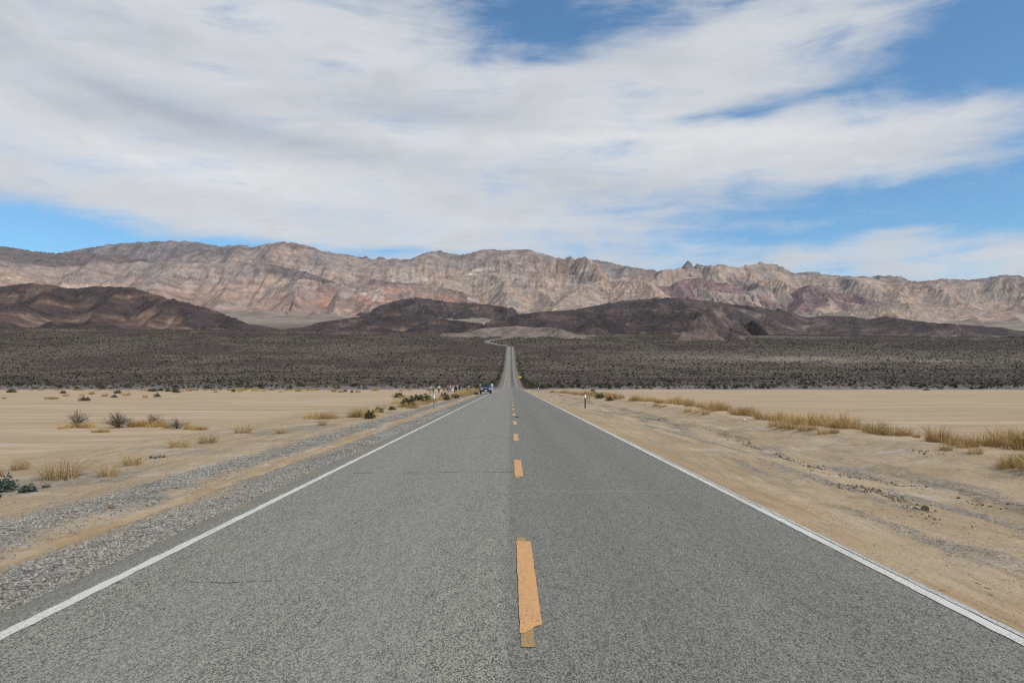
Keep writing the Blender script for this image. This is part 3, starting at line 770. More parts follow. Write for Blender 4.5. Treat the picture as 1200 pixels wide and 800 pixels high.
GREY = dict(f=.5, base=(.256, .208, .181), mix=[((.344, .239, .181), -.1, .45, 'n', .85), ((.202, .181, .172), .1, .5, 'n2', .7), ((.395, .336, .277), .35, .8, 'nn', .7), ((.336, .281, .235), -.2, .6, 'gul', .5),
                                               ((.290, .239, .202), .6, .95, 'low', .7), ((.143, .126, .122), .85, 1.05, 'rn', .6)])
TAN = dict(f=.5, base=(.297, .237, .189), mix=[((.361, .258, .189), -.05, .5, 'n', .8), ((.232, .202, .181), .1, .6, 'n2', .6), ((.361, .292, .237), -.2, .6, 'gul', .45), ((.172, .146, .129), .82, 1.0, 'rn', .5)])
MESA = dict(f=.4, base=(.271, .219, .189), mix=[((.370, .249, .185), -.05, .5, 'n', .85), ((.447, .378, .288), .35, .8, 'nn', .85), ((.202, .181, .172), .05, .5, 'n2', .7), ((.344, .284, .237), -.2, .6, 'gul', .45),
                                               ((.107, .093, .091), .74, .90, 'rn', .88), ((.318, .194, .133), .72, .95, 'ln', .5)])
PLAT = dict(f=.4, base=(.175, .148, .144), mix=[((.24, .19, .17), .0, .6, 'n', .7), ((.12, .105, .106), .1, .6, 'n2', .7), ((.26, .21, .185), .0, .7, 'gul', .4)])
RED = dict(f=.7, base=(.248, .179, .152), mix=[((.386, .221, .156), -.05, .4, 'n', .65), ((.460, .396, .331), .4, .8, 'nn', .7), ((.129, .106, .101), .70, .95, 'rn', .75), ((.294, .253, .216), .1, .6, 'n2', .5)])
DARK = dict(f=.6, base=(.066, .051, .048), mix=[((.130, .088, .070), -.1, .45, 'n', .75), ((.25, .175, .130), .3, .75, 'nn', .6), ((.30, .215, .155), .2, 1.1, 'wash', .75), ((.040, .034, .034), .05, .6, 'n2', .6)])
DARKER = dict(f=.6, base=(.058, .046, .044), mix=[((.105, .075, .062), -.1, .45, 'n', .7), ((.24, .175, .135), .6, 1.0, 'nn', .5), ((.27, .195, .145), .45, 1.3, 'wash', .75), ((.038, .033, .033), .05, .6, 'n2', .6)])
FACET = dict(f=.8, base=(.078, .062, .058), mix=[((.135, .098, .082), -.05, .5, 'n', .7), ((.25, .215, .185), .45, .8, 'nn', .5), ((.044, .038, .039), .05, .6, 'n2', .55), ((.19, .150, .115), 1.0, 1.5, 'facet', .6), ((.22, .17, .13), .3, 1.2, 'wash', .6)])
PURPLE = dict(f=.8, base=(.175, .120, .114), mix=[((.25, .160, .14), .0, .6, 'n', .6), ((.10, .08, .083), .1, .6, 'n2', .6), ((.37, .285, .225), .3, 1.2, 'wash', .75)])
KNOLL = dict(f=.6, base=(.20, .160, .135), mix=[((.27, .21, .165), .0, .6, 'n', .6), ((.12, .10, .09), .1, .6, 'n2', .6)])

ridge("mountains", "dark plateau on the far left skyline", [(-220, 304), (-60, 304), (40, 300), (63, 296), (100, 289), (133, 284), (167, 282), (200, 281), (227, 282), (247, 286), (280, 292), (340, 297), (400, 296.5), (430, 301), (470, 306), (520, 320)],
      9500, 2600, 1500, PLAT, 11, spur=.3, ero=0.155, rough=0.0078, paint=paint_generic)
ridge("mountains", "main grey and pink mountain range along the skyline",
      [(-220, 330), (60, 322), (160, 312), (215, 298), (247, 288), (260, 287), (277, 285), (293, 288), (310, 284), (323, 282), (343, 283), (360, 287), (373, 292), (400, 297), (427, 302), (443, 303), (463, 302), (480, 303), (490, 297), (513, 292), (523, 295), (537, 297), (547, 297),
       (563, 292), (575, 290), (587, 292), (607, 291), (620, 291), (637, 296), (653, 301), (683, 301), (710, 305), (733, 310), (747, 313), (773, 316), (800, 318), (860, 326), (940, 340), (1000, 352)],
      7600, 2700, 1500, GREY, 23, nd=330, spur=.58, ero=.24, ecell=.26, rough=.014, paint=paint_generic)
ridge("mountains", "smooth tan mountain range on the right skyline",
      [(690, 336), (740, 320), (773, 315.5), (800, 314), (823, 313), (840, 308), (860, 311), (873, 312), (882, 308), (903, 307), (917, 310), (927, 315), (933, 320), (960, 322), (1000, 324),
       (1040, 325), (1070, 328), (1090, 329), (1113, 327), (1133, 328), (1153, 329), (1180, 324), (1200, 324), (1260, 326), (1330, 322), (1420, 328)],
      7200, 2300, 1400, TAN, 29, nd=330, spur=.50, ero=.26, ecell=.30, rough=.008, lam=1.7, power=1.1, paint=paint_generic)
ridge("mountains", "low tan foothills gathered below the main range",
      [(400, 352), (440, 340), (480, 333), (520, 326), (560, 321), (600, 316), (640, 318), (680, 322), (720, 326), (770, 330), (820, 338), (880, 346), (930, 352)],
      6700, 1900, 900, TAN, 31, nd=260, spur=.55, ero=.26, ecell=.30, rough=.008, lam=1.3, power=1.1, paint=paint_generic)
ridge("mountains", "small dark summits poking above the range on the right skyline", [(750, 322), (773, 314), (787, 311), (800, 309.5), (812, 307.5), (825, 310), (834, 312), (850, 318), (900, 318), (930, 320), (953, 317), (973, 321), (1000, 323), (1027, 323), (1040, 322), (1057, 322), (1075, 330), (1110, 325.5), (1140, 327), (1165, 324), (1180, 321), (1200, 322), (1240, 330), (1420, 332)],
      9000, 1600, 1200, PLAT, 37, spur=.35, ero=0.186, rough=0.0130, paint=paint_generic)
ridge("mountains", "pale pink and cream range with a dark flat rim on the left", [(-220, 279), (-120, 281), (-60, 284), (0, 287.5), (33, 293), (63, 296), (110, 297), (150, 298), (167, 304), (190, 308), (250, 308), (310, 308), (340, 313), (370, 322), (400, 333), (440, 345), (480, 353), (520, 362)],
      6000, 2300, 1300, MESA, 41, nd=280, spur=.55, ero=0.223, ecell=0.252, rough=0.0130, paint=paint_generic)
ridge("hills", "purple brown ridges below the right skyline", [(740, 350), (770, 340), (800, 328), (815, 325), (830, 325), (845, 332), (855, 330), (870, 339), (890, 340), (925, 347), (940, 336), (955, 333), (975, 340), (1000, 345), (1010, 343), (1030, 353), (1070, 362)],
      6000, 800, 700, PURPLE, 53, nd=140, spur=.6, ero=0.248, rough=0.0195, paint=paint_generic)
ridge("hills", "red and cream banded hill left of centre", [(300, 362), (330, 351), (360, 339), (400, 330), (430, 326), (470, 331), (500, 332), (540, 341), (570, 352), (610, 362)],
      5000, 1100, 800, RED, 59, nd=170, spur=.55, ero=0.248, rough=0.0130, paint=paint_generic)
ridge("hills", "tan eroded ridge low on the right", [(860, 378), (930, 370), (960, 368), (990, 363), (1030, 358), (1070, 354), (1090, 355), (1130, 360), (1200, 364), (1300, 366), (1420, 370)],
      4400, 1300, 800, TAN, 61, nd=180, spur=.6, ero=0.260, rough=0.0130, paint=paint_generic)
ridge("hills", "low dark hill in front of the red banded hill", [(380, 374), (420, 366), (450, 356), (467, 351), (490, 348), (510, 351), (530, 354), (560, 355), (590, 359), (630, 368)],
      4000, 700, 600, DARKER, 67, nd=140, spur=.5, ero=0.248, rough=0.0130, paint=paint_generic)
ridge("hills", "dark hill with a tan top right of centre", [(620, 376), (650, 368), (690, 359), (730, 352), (780, 348), (810, 350), (830, 352), (880, 358), (920, 364), (960, 372)],
      3500, 800, 600, DARKER, 71, nd=140, spur=.5, ero=0.248, rough=0.0130, paint=paint_generic)
ridge("hills", "dark brown hill with pink gullies on the far left", [(-220, 346), (-120, 341), (-60, 342), (0, 335), (30, 331), (60, 334), (80, 338), (110, 335), (150, 336), (175, 343), (200, 350), (240, 360), (270, 371), (290, 376), (320, 383), (350, 390), (390, 398)],
      2500, 950, 600, DARK, 73, nd=260, spur=.6, ero=0.279, ecell=0.360, rough=0.0143, paint=paint_generic)
ridge("hills", "dark hills with pale triangular facets on the right", [(740, 396), (780, 380), (810, 362), (840, 355), (860, 359), (890, 365), (910, 363), (930, 365), (945, 372), (960, 370), (1000, 370), (1020, 374), (1040, 370), (1070, 375), (1100, 378), (1130, 380), (1200, 385), (1300, 389), (1420, 392)],
      2250, 900, 600, FACET, 79, nd=260, spur=.6, ero=0.310, ecell=0.420, rough=0.0143, paint=paint_generic)
ridge("hills", "dark hill with a long level top behind the end of the road", [(490, 402), (530, 392), (560, 380), (580, 374), (600, 369), (640, 364.5), (690, 362), (740, 363), (800, 364), (850, 366), (880, 373), (910, 386), (950, 402)],
      2150, 620, 500, DARKER, 83, nd=240, spur=.55, ero=0.279, ecell=0.360, rough=0.0130, paint=paint_generic)
ridge("hills", "low dark hill left of the end of the road", [(220, 408), (270, 394), (320, 383), (370, 378), (410, 372), (440, 368.5), (460, 364.5), (480, 368), (500, 372), (540, 376), (570, 380), (600, 388), (650, 400), (690, 408)],
      2000, 520, 450, DARKER, 89, nd=200, spur=.5, ero=0.260, ecell=0.360, rough=0.0130, paint=paint_generic)
ridge("hills", "pale tan knoll at the top of the road", [(470, 404), (500, 397), (530, 390), (560, 385), (600, 382), (650, 384), (690, 393), (740, 403)],
      1640, 300, 350, KNOLL, 97, nd=130, spur=.4, ero=0.217, rough=0.0097, paint=paint_generic)
print("terrain built")
# ------------------------------------------------------------------ plants
def leaf_mat(name, lo, hi, scale=1.5, trans=.0):
    m, nt, b = new_mat(name)
    g = nt.node('ShaderNodeNewGeometry')
    oi = nt.node('ShaderNodeObjectInfo')
    n = nt.noise(g.outputs['Position'], scale, 4, .65)
    f = nt.m('ADD', nt.m('MULTIPLY', g.outputs['Random Per Island'], .65), nt.m('MULTIPLY', n, .5))
    f = nt.m('ADD', f, nt.m('MULTIPLY', nt.m('SUBTRACT', oi.outputs['Random'], .5), .6))
    nt.l.new(nt.mix(nt.ss(f, .15, .95), lo, hi), b.inputs['Base Color'])
    b.inputs['Roughness'].default_value = .8; b.inputs['Specular IOR Level'].default_value = .15
    return m
M_creo = leaf_mat("creosote_leaf", (.014, .015, .007), (.070, .066, .032), .4)
M_verge = leaf_mat("verge_shrub_leaf", (.028, .032, .014), (.10, .098, .042), .4)
M_salt = leaf_mat("saltbush_leaf", (.030, .050, .035), (.115, .150, .105), 6)
M_gold = leaf_mat("golden_dry_grass", (.26, .155, .045), (.56, .37, .15), 3)
M_tan = leaf_mat("tan_dry_grass", (.22, .140, .062), (.50, .345, .17), 3)
M_brown = leaf_mat("brown_dry_grass", (.25, .15, .052), (.56, .37, .155), 2)
M_twig = leaf_mat("grey_twig", (.075, .058, .042), (.24, .19, .14), 5)

def rdir(n, r, zmin=-1.0):
    z = r.uniform(zmin, 1, n); a = r.uniform(0, 2 * np.pi, n); q = np.sqrt(1 - z * z)
    return np.stack([q * np.cos(a), q * np.sin(a), z], -1)
def quads(cen, size, r):
    n = len(cen); a = rdir(n, r); b_ = np.cross(a, rdir(n, r)); b_ /= np.linalg.norm(b_, axis=1)[:, None] + 1e-9
    size = np.broadcast_to(size, (n,))[:, None]
    a = a * size; b_ = b_ * size * .6
    V = np.stack([cen - a, cen + b_, cen + a, cen - b_], 1).reshape(-1, 3)
    return V, np.arange(4 * n).reshape(-1, 4)
def dome(n, r, w_, h, low=.15, fill=.45):
    d = rdir(n, r, -.1); rad = r.uniform(fill, 1, n) ** .7
    lob = 1 + .28 * np.sin(d[:, 0] * 5 + r.uniform(0, 6)) * np.cos(d[:, 1] * 4 + r.uniform(0, 6)) + r.normal(0, .08, n)
    p = d * (rad * lob)[:, None]
    return np.stack([p[:, 0] * w_ / 2, p[:, 1] * w_ / 2, np.maximum(p[:, 2], -.1) * h * (1 - low) + h * low], -1)
def prisms(P0, P1, r0, r1):
    """thin three sided stems"""
    n = len(P0); t = P1 - P0; t = t / (np.linalg.norm(t, axis=1)[:, None] + 1e-9)
    a = np.cross(t, np.array([.31, .87, .38])); a /= np.linalg.norm(a, axis=1)[:, None] + 1e-9; b_ = np.cross(t, a)
    V = []
    for P_, rr in ((P0, r0), (P1, r1)):
        rr = np.broadcast_to(rr, (n,))[:, None]
        for k in range(3):
            an = 2 * np.pi * k / 3; V.append(P_ + (a * math.cos(an) + b_ * math.sin(an)) * rr)
    V = np.stack(V, 1).reshape(-1, 3); o = (np.arange(n) * 6)[:, None]
    Fc = np.concatenate([o + np.array([[k, (k + 1) % 3, 3 + (k + 1) % 3, 3 + k]]) for k in range(3)])
    return V, Fc
def bush_mesh(name, mat, w_, h, n, leaf, seed, stems=8, low=.15):
    r = np.random.default_rng(seed)
    V, Fq = quads(dome(n, r, w_, h, low), leaf * r.uniform(.6, 1.3, n), r)
    tips = dome(stems, r, w_ * .8, h * .9, .3, .8)
    V2, F2 = prisms(np.zeros((stems, 3)) + r.normal(0, .03 * w_, (stems, 3)) * [1, 1, 0] - [0, 0, .03], tips, .016 * h + .004, .005)
    return mesh_np(name, np.concatenate([V, V2]), np.concatenate([Fq, F2 + len(V)]), [mat, M_twig], fmat=np.concatenate([np.zeros(len(Fq)), np.ones(len(F2))]))
def grass_mesh(name, mat, rad, h, n, seed, wid=.006, lean=.5, bend=.3, minh=.45):
    r = np.random.default_rng(seed)
    a = r.uniform(0, 2 * np.pi, n); q = rad * np.sqrt(r.uniform(0, 1, n)) * .62
    base = np.stack([q * np.cos(a), q * np.sin(a), np.full(n, -.02)], -1)
    a2 = a + r.normal(0, .7, n); ln = np.abs(r.normal(0, lean, n)) * (.35 + q / rad)
    hh = h * r.uniform(minh, 1.0, n) * (1 - .35 * (q / rad) ** 2)
    mid = base + np.stack([np.cos(a2) * ln * hh * .45, np.sin(a2) * ln * hh * .45, hh * .55], -1)
    tip = base + np.stack([np.cos(a2) * ln * hh * (1 + bend), np.sin(a2) * ln * hh * (1 + bend), hh * r.uniform(.85, 1.05, n)], -1)
    tip[:, :2] += r.normal(0, .05 * h, (n, 2))
    s = r.uniform(0, np.pi, n); side = np.stack([np.cos(s), np.sin(s), 0 * s], -1)
    ww = (wid * r.uniform(.6, 1.3, n))[:, None]
    V = np.stack([base - side * ww, base + side * ww, mid + side * ww * .8, mid - side * ww * .8, tip + side * ww * .25, tip - side * ww * .25], 1).reshape(-1, 3)
    o = (np.arange(n) * 6)[:, None]
    return mesh_np(name, V, np.concatenate([o + np.array([[0, 1, 2, 3]]), o + np.array([[3, 2, 4, 5]])]), mat)
def twig_mesh(name, w_, h, seed, n=34, mat=None, r0=.008):
    r = np.random.default_rng(seed); P0 = []; P1 = []; RA = []; RB = []
    for i in range(n):
        d = rdir(1, r, .05)[0]; d[2] = .25 + .75 * d[2]; tip = d * np.array([w_ / 2, w_ / 2, h]) * r.uniform(.75, 1.05)
        mid = tip * .5 + np.array([0, 0, h * .02]) + r.normal(0, .04 * h, 3) - np.array([tip[0], tip[1], 0]) * .12
        b0 = r.normal(0, .03 * w_, 3) * [1, 1, 0] - [0, 0, .03]
        P0 += [b0, mid]; P1 += [mid, tip]; RA += [r0, r0 * .7]; RB += [r0 * .7, r0 * .35]
        for k in range(7):
            t = r.uniform(.25, .95); s0 = (b0 + (mid - b0) * t * 2) if t < .5 else mid + (tip - mid) * (t * 2 - 1)
            e = s0 + (rdir(1, r, -.1)[0] * .5 + d * .6) * h * r.uniform(.12, .34)
            P0.append(s0); P1.append(e); RA.append(r0 * .5); RB.append(r0 * .25)
            for q in range(3):
                s1 = s0 + (e - s0) * r.uniform(.3, 1); P0.append(s1); P1.append(s1 + (rdir(1, r, -.2)[0] * .6 + d * .4) * h * r.uniform(.06, .16)); RA.append(r0 * .32); RB.append(r0 * .18)
    P1 = np.array(P1); P1[:, 2] = np.maximum(P1[:, 2], .005)
    V, Fc = prisms(np.array(P0), P1, np.array(RA), np.array(RB))
    return mesh_np(name, V, Fc, mat or M_twig)

# --- brush on the fan: the nearest as single bushes, the rest as one mass
def in_view(xx, yy, m=40): 
    p_ = VX + xx / yy * F; return (p_ > -m) & (p_ < 1200 + m)
creo = [bush_mesh("creosote_bush", M_creo, 1.9 + .3 * (k % 3), 1.0 + .14 * k, 130, .17, 200 + k) for k in range(5)]
r = np.random.default_rng(11)
NB = 150000
by = np.sqrt(r.uniform(243 ** 2, 1750 ** 2, NB)); bx = r.uniform(-.80, .80, NB) * by
dens = np.clip(.62 + .55 * fbm(bx / by * F * .007 + 1.7, np.log(by) * 6.0, 5, 75) * -1 + .4 * fbm(bx * .02, by * .008, 3, 205), .12, 1)
dens *= np.where(by < 300, .75, 1)
keep = (r.uniform(0, 1, NB) < dens) & ((np.abs(bx) > 9.5) | (by > 1110))
bx, by = bx[keep], by[keep]
# keep the bushes of a desert apart from each other
cellk = np.floor((bx + .8 * np.sin(by)) / 2.0).astype(np.int64) * 100003 + np.floor((by + np.sin(bx)) / 2.4).astype(np.int64)
_, ui = np.unique(cellk, return_index=True); bx, by = bx[ui], by[ui]
bz = ground_z(bx, by, False); sz = (.42 + r.exponential(.24, len(bx))).clip(.4, 1.2) * np.interp(by, [240, 400, 900, 1700], [.92, 1.0, 1.35, 1.6])
px_ = in_view(bx, by, 10)
score = np.where(px_, sz / by, 0); order = np.argsort(-score); single = order[:205]; mass = order[205:]
for i, j in enumerate(single):
    o = link("creosote_bush", creo[i % 5], None, (bx[j], by[j], bz[j]), r.uniform(0, 6.28), (sz[j], sz[j], sz[j] * r.uniform(.85, 1.15)))
    tag(o, "small dark green desert bush dotted along the foot of the stony fan", "bush", "desert bushes at the foot of the fan")
nm = len(mass); nq = 8
base = np.stack([bx[mass], by[mass], bz[mass]], -1); s_ = sz[mass]
d = rdir(nm * nq, r, -.05).reshape(nm, nq, 3) * r.uniform(.35, .9, (nm, nq, 1))
cen = base[:, None, :] + d * np.stack([s_ * .95, s_ * .95, s_ * .75], -1)[:, None, :] + np.array([0, 0, .38])
V, Fq = quads(cen.reshape(-1, 3), np.repeat(s_ * .48, nq), r)
M_far = leaf_mat("far_creosote_leaf", (.010, .010, .005), (.058, .054, .027), .03)
M_pale = leaf_mat("pale_desert_shrub", (.090, .066, .044), (.275, .212, .152), .03)
pale = r.uniform(0, 1, nm) < np.clip(np.interp(base[:, 1], [250, 330, 500, 1100, 1750], [.05, .22, .42, .55, .6]) + .35 * fbm(base[:, 0] * .02, base[:, 1] * .01, 3, 207), .02, .9)
tag(link("desert_brush", mesh_np("desert_brush", V, Fq, [M_far, M_pale], fmat=np.repeat(pale.astype(int), nq))), "dark and pale brush scattered all over the stony fan below the hills", None, None, 'stuff')

# --- greener, larger shrubs that line the road up the fan
vb = [bush_mesh("roadside_shrub", M_verge, 2.6, 1.7 + .2 * k, 170, .22, 240 + k) for k in range(4)]
k = 0
for side in (-1, 1):
    yq = 252.0
    while yq < 1050:
        xx = side * (7.6 + abs(r.normal(0, 1.4)) + (2.2 if yq < 300 and side < 0 else 0))
        sc = r.uniform(.7, 1.15) * (1.25 if yq < 330 else 1.0)
        o = link("roadside_shrub", vb[k % 4], None, (xx, yq, float(ground_z(xx, yq, False))), r.uniform(0, 6.28), sc)
        if side < 0: tag(o, "dark green shrub lining the left edge of the climbing road", "shrub", "shrubs along the left side of the climb")
        else: tag(o, "dark green shrub lining the right edge of the climbing road", "shrub", "shrubs along the right side of the climb")
        k += 1; yq += r.uniform(6, 16) * (yq / 300) ** .8
# --- dry grass along the bank on the right
gr_b = [grass_mesh("dry_grass_clump", (M_brown, M_gold)[q % 2 if q < 4 else 0], .46, .62, 260, 260 + q, .0040, .6, minh=.2) for q in range(6)]
def put_h(me, px, py, hpx, h0, wscale=1.0, name=None, rot=None):
    xx, dd, zz = at(px, py); sc = hpx * dd / F / h0
    return link(name or me.name.split('.')[0], me, None, (xx, dd, zz), random.uniform(0, 6.28) if rot is None else rot, (sc * wscale, sc * wscale, sc))
bank = np.array([(648, 459.5, 4), (690, 463, 7), (740, 468.5, 9), (800, 474.5, 12), (850, 482, 14), (900, 492, 16), (960, 499, 20), (1020, 506, 22), (1060, 511, 21), (1110, 519, 26), (1160, 523, 29), (1230, 527, 32)], float)
pxq = 646.0
while pxq < 1228:
    py_, h_ = np.interp(pxq, bank[:, 0], bank[:, 1]), np.interp(pxq, bank[:, 0], bank[:, 2])
    gap = (1066 < pxq < 1092) or math.sin(pxq * .11) + math.sin(pxq * .047 + 1) < -1.55
    if not gap or random.random() < .35:
        o = put_h(random.choice(gr_b), pxq, py_ + random.uniform(-2.5, 1.5) * h_ / 20, h_ * random.choice((.4, .6, .75, .9, 1.1)) * (.6 if gap else 1), .62, random.uniform(.9, 1.4))
        tag(o, "dry golden brown grass clump in the long row on the right hand bank", "dry grass", "grass clumps in a row along the right bank")
    pxq += random.uniform(.18, .40) * h_
for px, py, h_, lab in ((688, 467, 5, 0), (805, 483, 10, 0), (815, 484, 9, 0), (826, 485, 10, 0), (835, 482, 9, 0), (905, 499, 12, 0), (915, 501, 13, 0), (926, 502, 13, 0), (938, 504, 12, 0), (950, 503, 11, 0), (962, 508, 12, 0), (975, 507, 11, 0), (1105, 527, 12, 0), (1125, 524, 14, 0), (1140, 531, 14, 0), (1176, 547, 22, 0), (1188, 545, 24, 0), (1199, 548, 24, 0), (1212, 551, 24, 0), (768, 476, 6, 0), (776, 477, 7, 0)):
    o = put_h(random.choice(gr_b), px, py, h_, .62, random.uniform(.9, 1.3))
    tag(o, "dry golden grass clump growing in front of the long grass row on the right bank", "dry grass", "grass clumps in front of the right bank row")

# --- single plants left of the road
tuft_tan = [grass_mesh("dry_grass_tuft", M_tan, .30, .42, 330, 280 + q, .0028, .8, minh=.25) for q in range(4)]
tuft_gold = [grass_mesh("golden_grass_tuft", M_gold, .42, .30, 230, 290 + q, .006, .9, minh=.4) for q in range(3)]
twigs = [twig_mesh("dead_shrub", .95, .72, 300 + q, 46, r0=.0085) for q in range(4)]
salt = [bush_mesh("saltbush", M_salt, .36, .28, 420, .028, 310 + q, 14, .05) for q in range(3)]
dg_ = [bush_mesh("green_shrub", M_verge, 1.0, .55, 320, .075, 320 + q, 10, .1) for q in range(3)]
def one(me, px, py, h_, h0, ws, lab, cat, group=None, name=None):
    return tag(put_h(me, px, py, h_, h0, ws, name), lab, cat, group)
one(twigs[0], 94, 499.5, 19, .72, 1.0, "leftmost round grey dead shrub standing on a golden grass mound", "dead shrub")
one(twigs[1], 143, 500.5, 19, .72, 1.3, "widest grey brown dead shrub on bare ground, between two golden tufts", "dead shrub")
one(twigs[2], 185, 498.5, 14, .72, 1.3, "small grey dead shrub rising behind a pair of golden grass tufts", "dead shrub")
one(twigs[3], 211, 501.5, 13, .72, 1.6, "low grey dead shrub, the nearest to the road of its row", "dead shrub")

GL = "bright golden grass tuft beside the grey dead shrubs on the left"
for px, py, h_, ws in ((78, 502, 4, 1.3), (84, 501, 4, 1.2), (101, 500.5, 6, 1), (107, 500.5, 5, 1.2), (119, 506, 4, 1.5), (127, 506, 4, 1.2), (160, 499.5, 6, 1.2), (167, 498.5, 6, 1.1), (174, 499, 7, 1), (183, 500, 6, 1.1), (191, 499.5, 7, 1), (201, 501, 5, 1.2), (224, 502, 5, 1), (232, 503, 4, 1.2), (240, 503, 4, 1.3)):
    one(random.choice(tuft_gold), px, py, h_ * 1.6, .30, ws * .72, GL, "dry grass", "golden tufts among the dead shrubs")
one(tuft_tan[0], 77, 559, 31, .42, 1.25, "largest tan dry grass tuft, low on the left behind the gravel band", "dry grass")
one(tuft_tan[1], 133, 556, 20, .42, 1.1, "small sparse dry tuft right of the largest tan tuft", "dry grass")
one(tuft_tan[2], 160, 543, 19, .42, 1.2, "sparse dry tuft above a scatter of flat green sprouts", "dry grass")
one(tuft_tan[3], 30, 549, 20, .42, .9, "thin wispy dry tuft near the left edge above the green saltbush", "dry grass")
one(tuft_tan[1], 213, 523, 17, .42, 1.3, "round tan dry tuft standing in front of the dead shrubs", "dry grass")
one(tuft_tan[0], 247, 518, 15, .42, 1.4, "tan dry tuft just right of the round tan tuft", "dry grass")
one(tuft_tan[2], 287, 506, 12, .42, 1.6, "wide low tan tuft alone on the sand halfway to the road", "dry grass")
one(tuft_tan[3], 2, 556, 16, .42, 1.0, "tan dry tuft cut by the left edge of the view", "dry grass")
for px, py, h_, ws in ((361, 490, 7, 1.3), (368, 489, 9, 1.2), (376, 490, 11, 1.2), (384, 490, 11, 1.2), (392, 490, 9, 1.2), (379, 498, 10, .8), (331, 507, 7, 1.3)):
    one(random.choice(gr_b), px, py, h_, .62, ws * 1.2, "tan grass clump in the low patch beside the sandy track", "dry grass", "grass patch beside the sandy track", "dry_grass_clump")
for px, py, h_, ws in ((414, 488.5, 9, 1.3), (421, 488, 14, 1.2), (428, 488, 16, 1.1), (436, 489.5, 15, 1.0), (447, 479, 7, 1.3)):
    one(random.choice(gr_b), px, py, h_, .62, ws * 1.2, "tall golden grass clump in the thick patch left of the white post", "dry grass", "thick grass patch left of the roadside post", "dry_grass_clump")
one(dg_[0], 434, 490, 9, .55, .8, "dark green shrub growing inside the thick golden grass patch", "shrub")
one(dg_[1], 444, 483, 6, .55, 1.1, "low dark green shrub just right of the thick golden grass patch", "shrub")
one(dg_[2], 460, 480, 4.5, .55, 1.1, "flat round green shrub alone on the gravel beside the grass", "shrub")
one(dg_[0], 478, 476, 9, .55, 1.2, "dark green shrub with golden grass in front, below the larger green one", "shrub")
one(dg_[1], 495, 470, 8, .55, 2.0, "largest spreading dark green shrub left of the people", "shrub")
one(dg_[2], 468, 466, 6, .55, 1.3, "dark green shrub on the playa side of the golden patch", "shrub")
for px, py, h_, ws in ((466, 473, 9, 1.2), (472, 477, 8, 1.2), (484, 478, 10, 1.2), (489, 474, 8, 1), (476, 468, 8, 1.2), (499, 473, 6, 1.3), (507, 471, 7, 1.3), (514, 469, 8, 1.3), (520, 468, 7, 1.2), (527, 467.5, 7, 1.2), (532, 466, 6, 1.1), (538, 464.5, 8, 1.3), (544, 463.5, 8, 1.3), (550, 462.5, 7, 1.2), (554, 460.5, 7, 1.2), (558, 459.5, 7, 1.2), (541, 461, 7, 1.3), (548, 460, 7, 1.3)):
    one(random.choice(gr_b), px, py, h_, .62, ws * 1.3, "golden grass clump on the shoulder edge near the group of people", "dry grass", "golden grass near the people", "dry_grass_clump")
one(dg_[0], 521, 466, 6, .55, 1.0, "dark green shrub standing right below the person in black", "shrub")
one(dg_[1], 524, 468.5, 5, .55, .9, "small green shrub in golden grass just right of the left roadside post", "shrub")
one(dg_[2], 533, 466.5, 5, .55, 1.2, "dark green shrub below the person in purple", "shrub")
one(dg_[0], 556, 461.5, 2.2, .55, 2.4, "flat green shrub on the shoulder left of the parked car", "shrub")
one(salt[0], 15.5, 573.5, 17, .28, .95, "spiky upright grey green saltbush near the left edge", "saltbush")
one(salt[1], 40, 573.5, 8, .28, 1.9, "low spreading saltbush just right of the upright one", "saltbush")
one(salt[2], 61, 569.5, 4, .28, 1.9, "flat little green plant, third in line from the upright saltbush", "saltbush")
one(salt[1], 3, 581, 6, .28, 1.8, "low saltbush cut off by the left edge of the view", "saltbush")
for px, py in ((181, 535.5), (186, 536), (191, 535), (196, 535)):
    one(salt[2], px, py, 2.6, .28, 1.2, "tiny flat green sprout on the sand behind the gravel band", "sprout", "green sprouts in a short line", "sprout")
one(dg_[1], 703, 466.5, 6, .55, 1.0, "dark green shrub amid the golden bank grass behind the right roadside post", "shrub")
one(dg_[2], 696, 463, 4, .55, 1.3, "small dark shrub at the top of the bank just right of the post", "shrub")
one(dg_[0], 694.5, 458.3, 2.6, .55, 1.2, "dark shrub alone out on the playa beyond the right bank", "shrub")
one(dg_[1], 714, 469.5, 5, .55, 1.0, "brownish green shrub at the foot of the right bank grass", "shrub")
one(dg_[2], 1085, 457.2, 1.8, .55, 2.2, "lone dark shrub far out on the right hand playa", "shrub")
rr_ = random.Random(5)
for px, py in [(13, 459.7), (17, 459.7), (8, 467), (60, 467.5), (66, 467.5), (76, 461), (80, 464), (100, 469.5), (105, 469.5), (98, 464), (110, 462), (125, 464.5), (136, 465.5), (140, 461), (150, 463.5), (172, 465.5), (186, 465), (178, 458.5), (182, 458.7), (190, 458), (198, 458.7), (205, 459), (208, 460), (215, 459), (223, 458), (232, 457.5), (254, 460), (275, 459), (282, 459), (300, 458), (310, 458.5), (330, 459.5), (350, 458.6), (392, 459), (400, 459.5), (405, 459), (413, 460), (420, 459.5), (440, 457.7), (470, 457.8)]:
    dark_ = px in (13, 17, 76, 100, 105, 136, 140, 178, 182, 190, 198, 205, 208, 186, 275, 405, 413)
    if dark_: one(rr_.choice(dg_), px, py, rr_.uniform(2.6, 4.6), .55, rr_.uniform(.75, 1.2), "small dark shrub scattered along the far edge of the left playa", "shrub", "dark shrubs on the far left playa", "green_shrub")
    else: one(rr_.choice(tuft_gold), px, py, rr_.uniform(3.2, 5.5), .30, rr_.uniform(.6, 1.1), "low golden tuft scattered along the far edge of the left playa", "dry grass", "golden tufts on the far left playa")
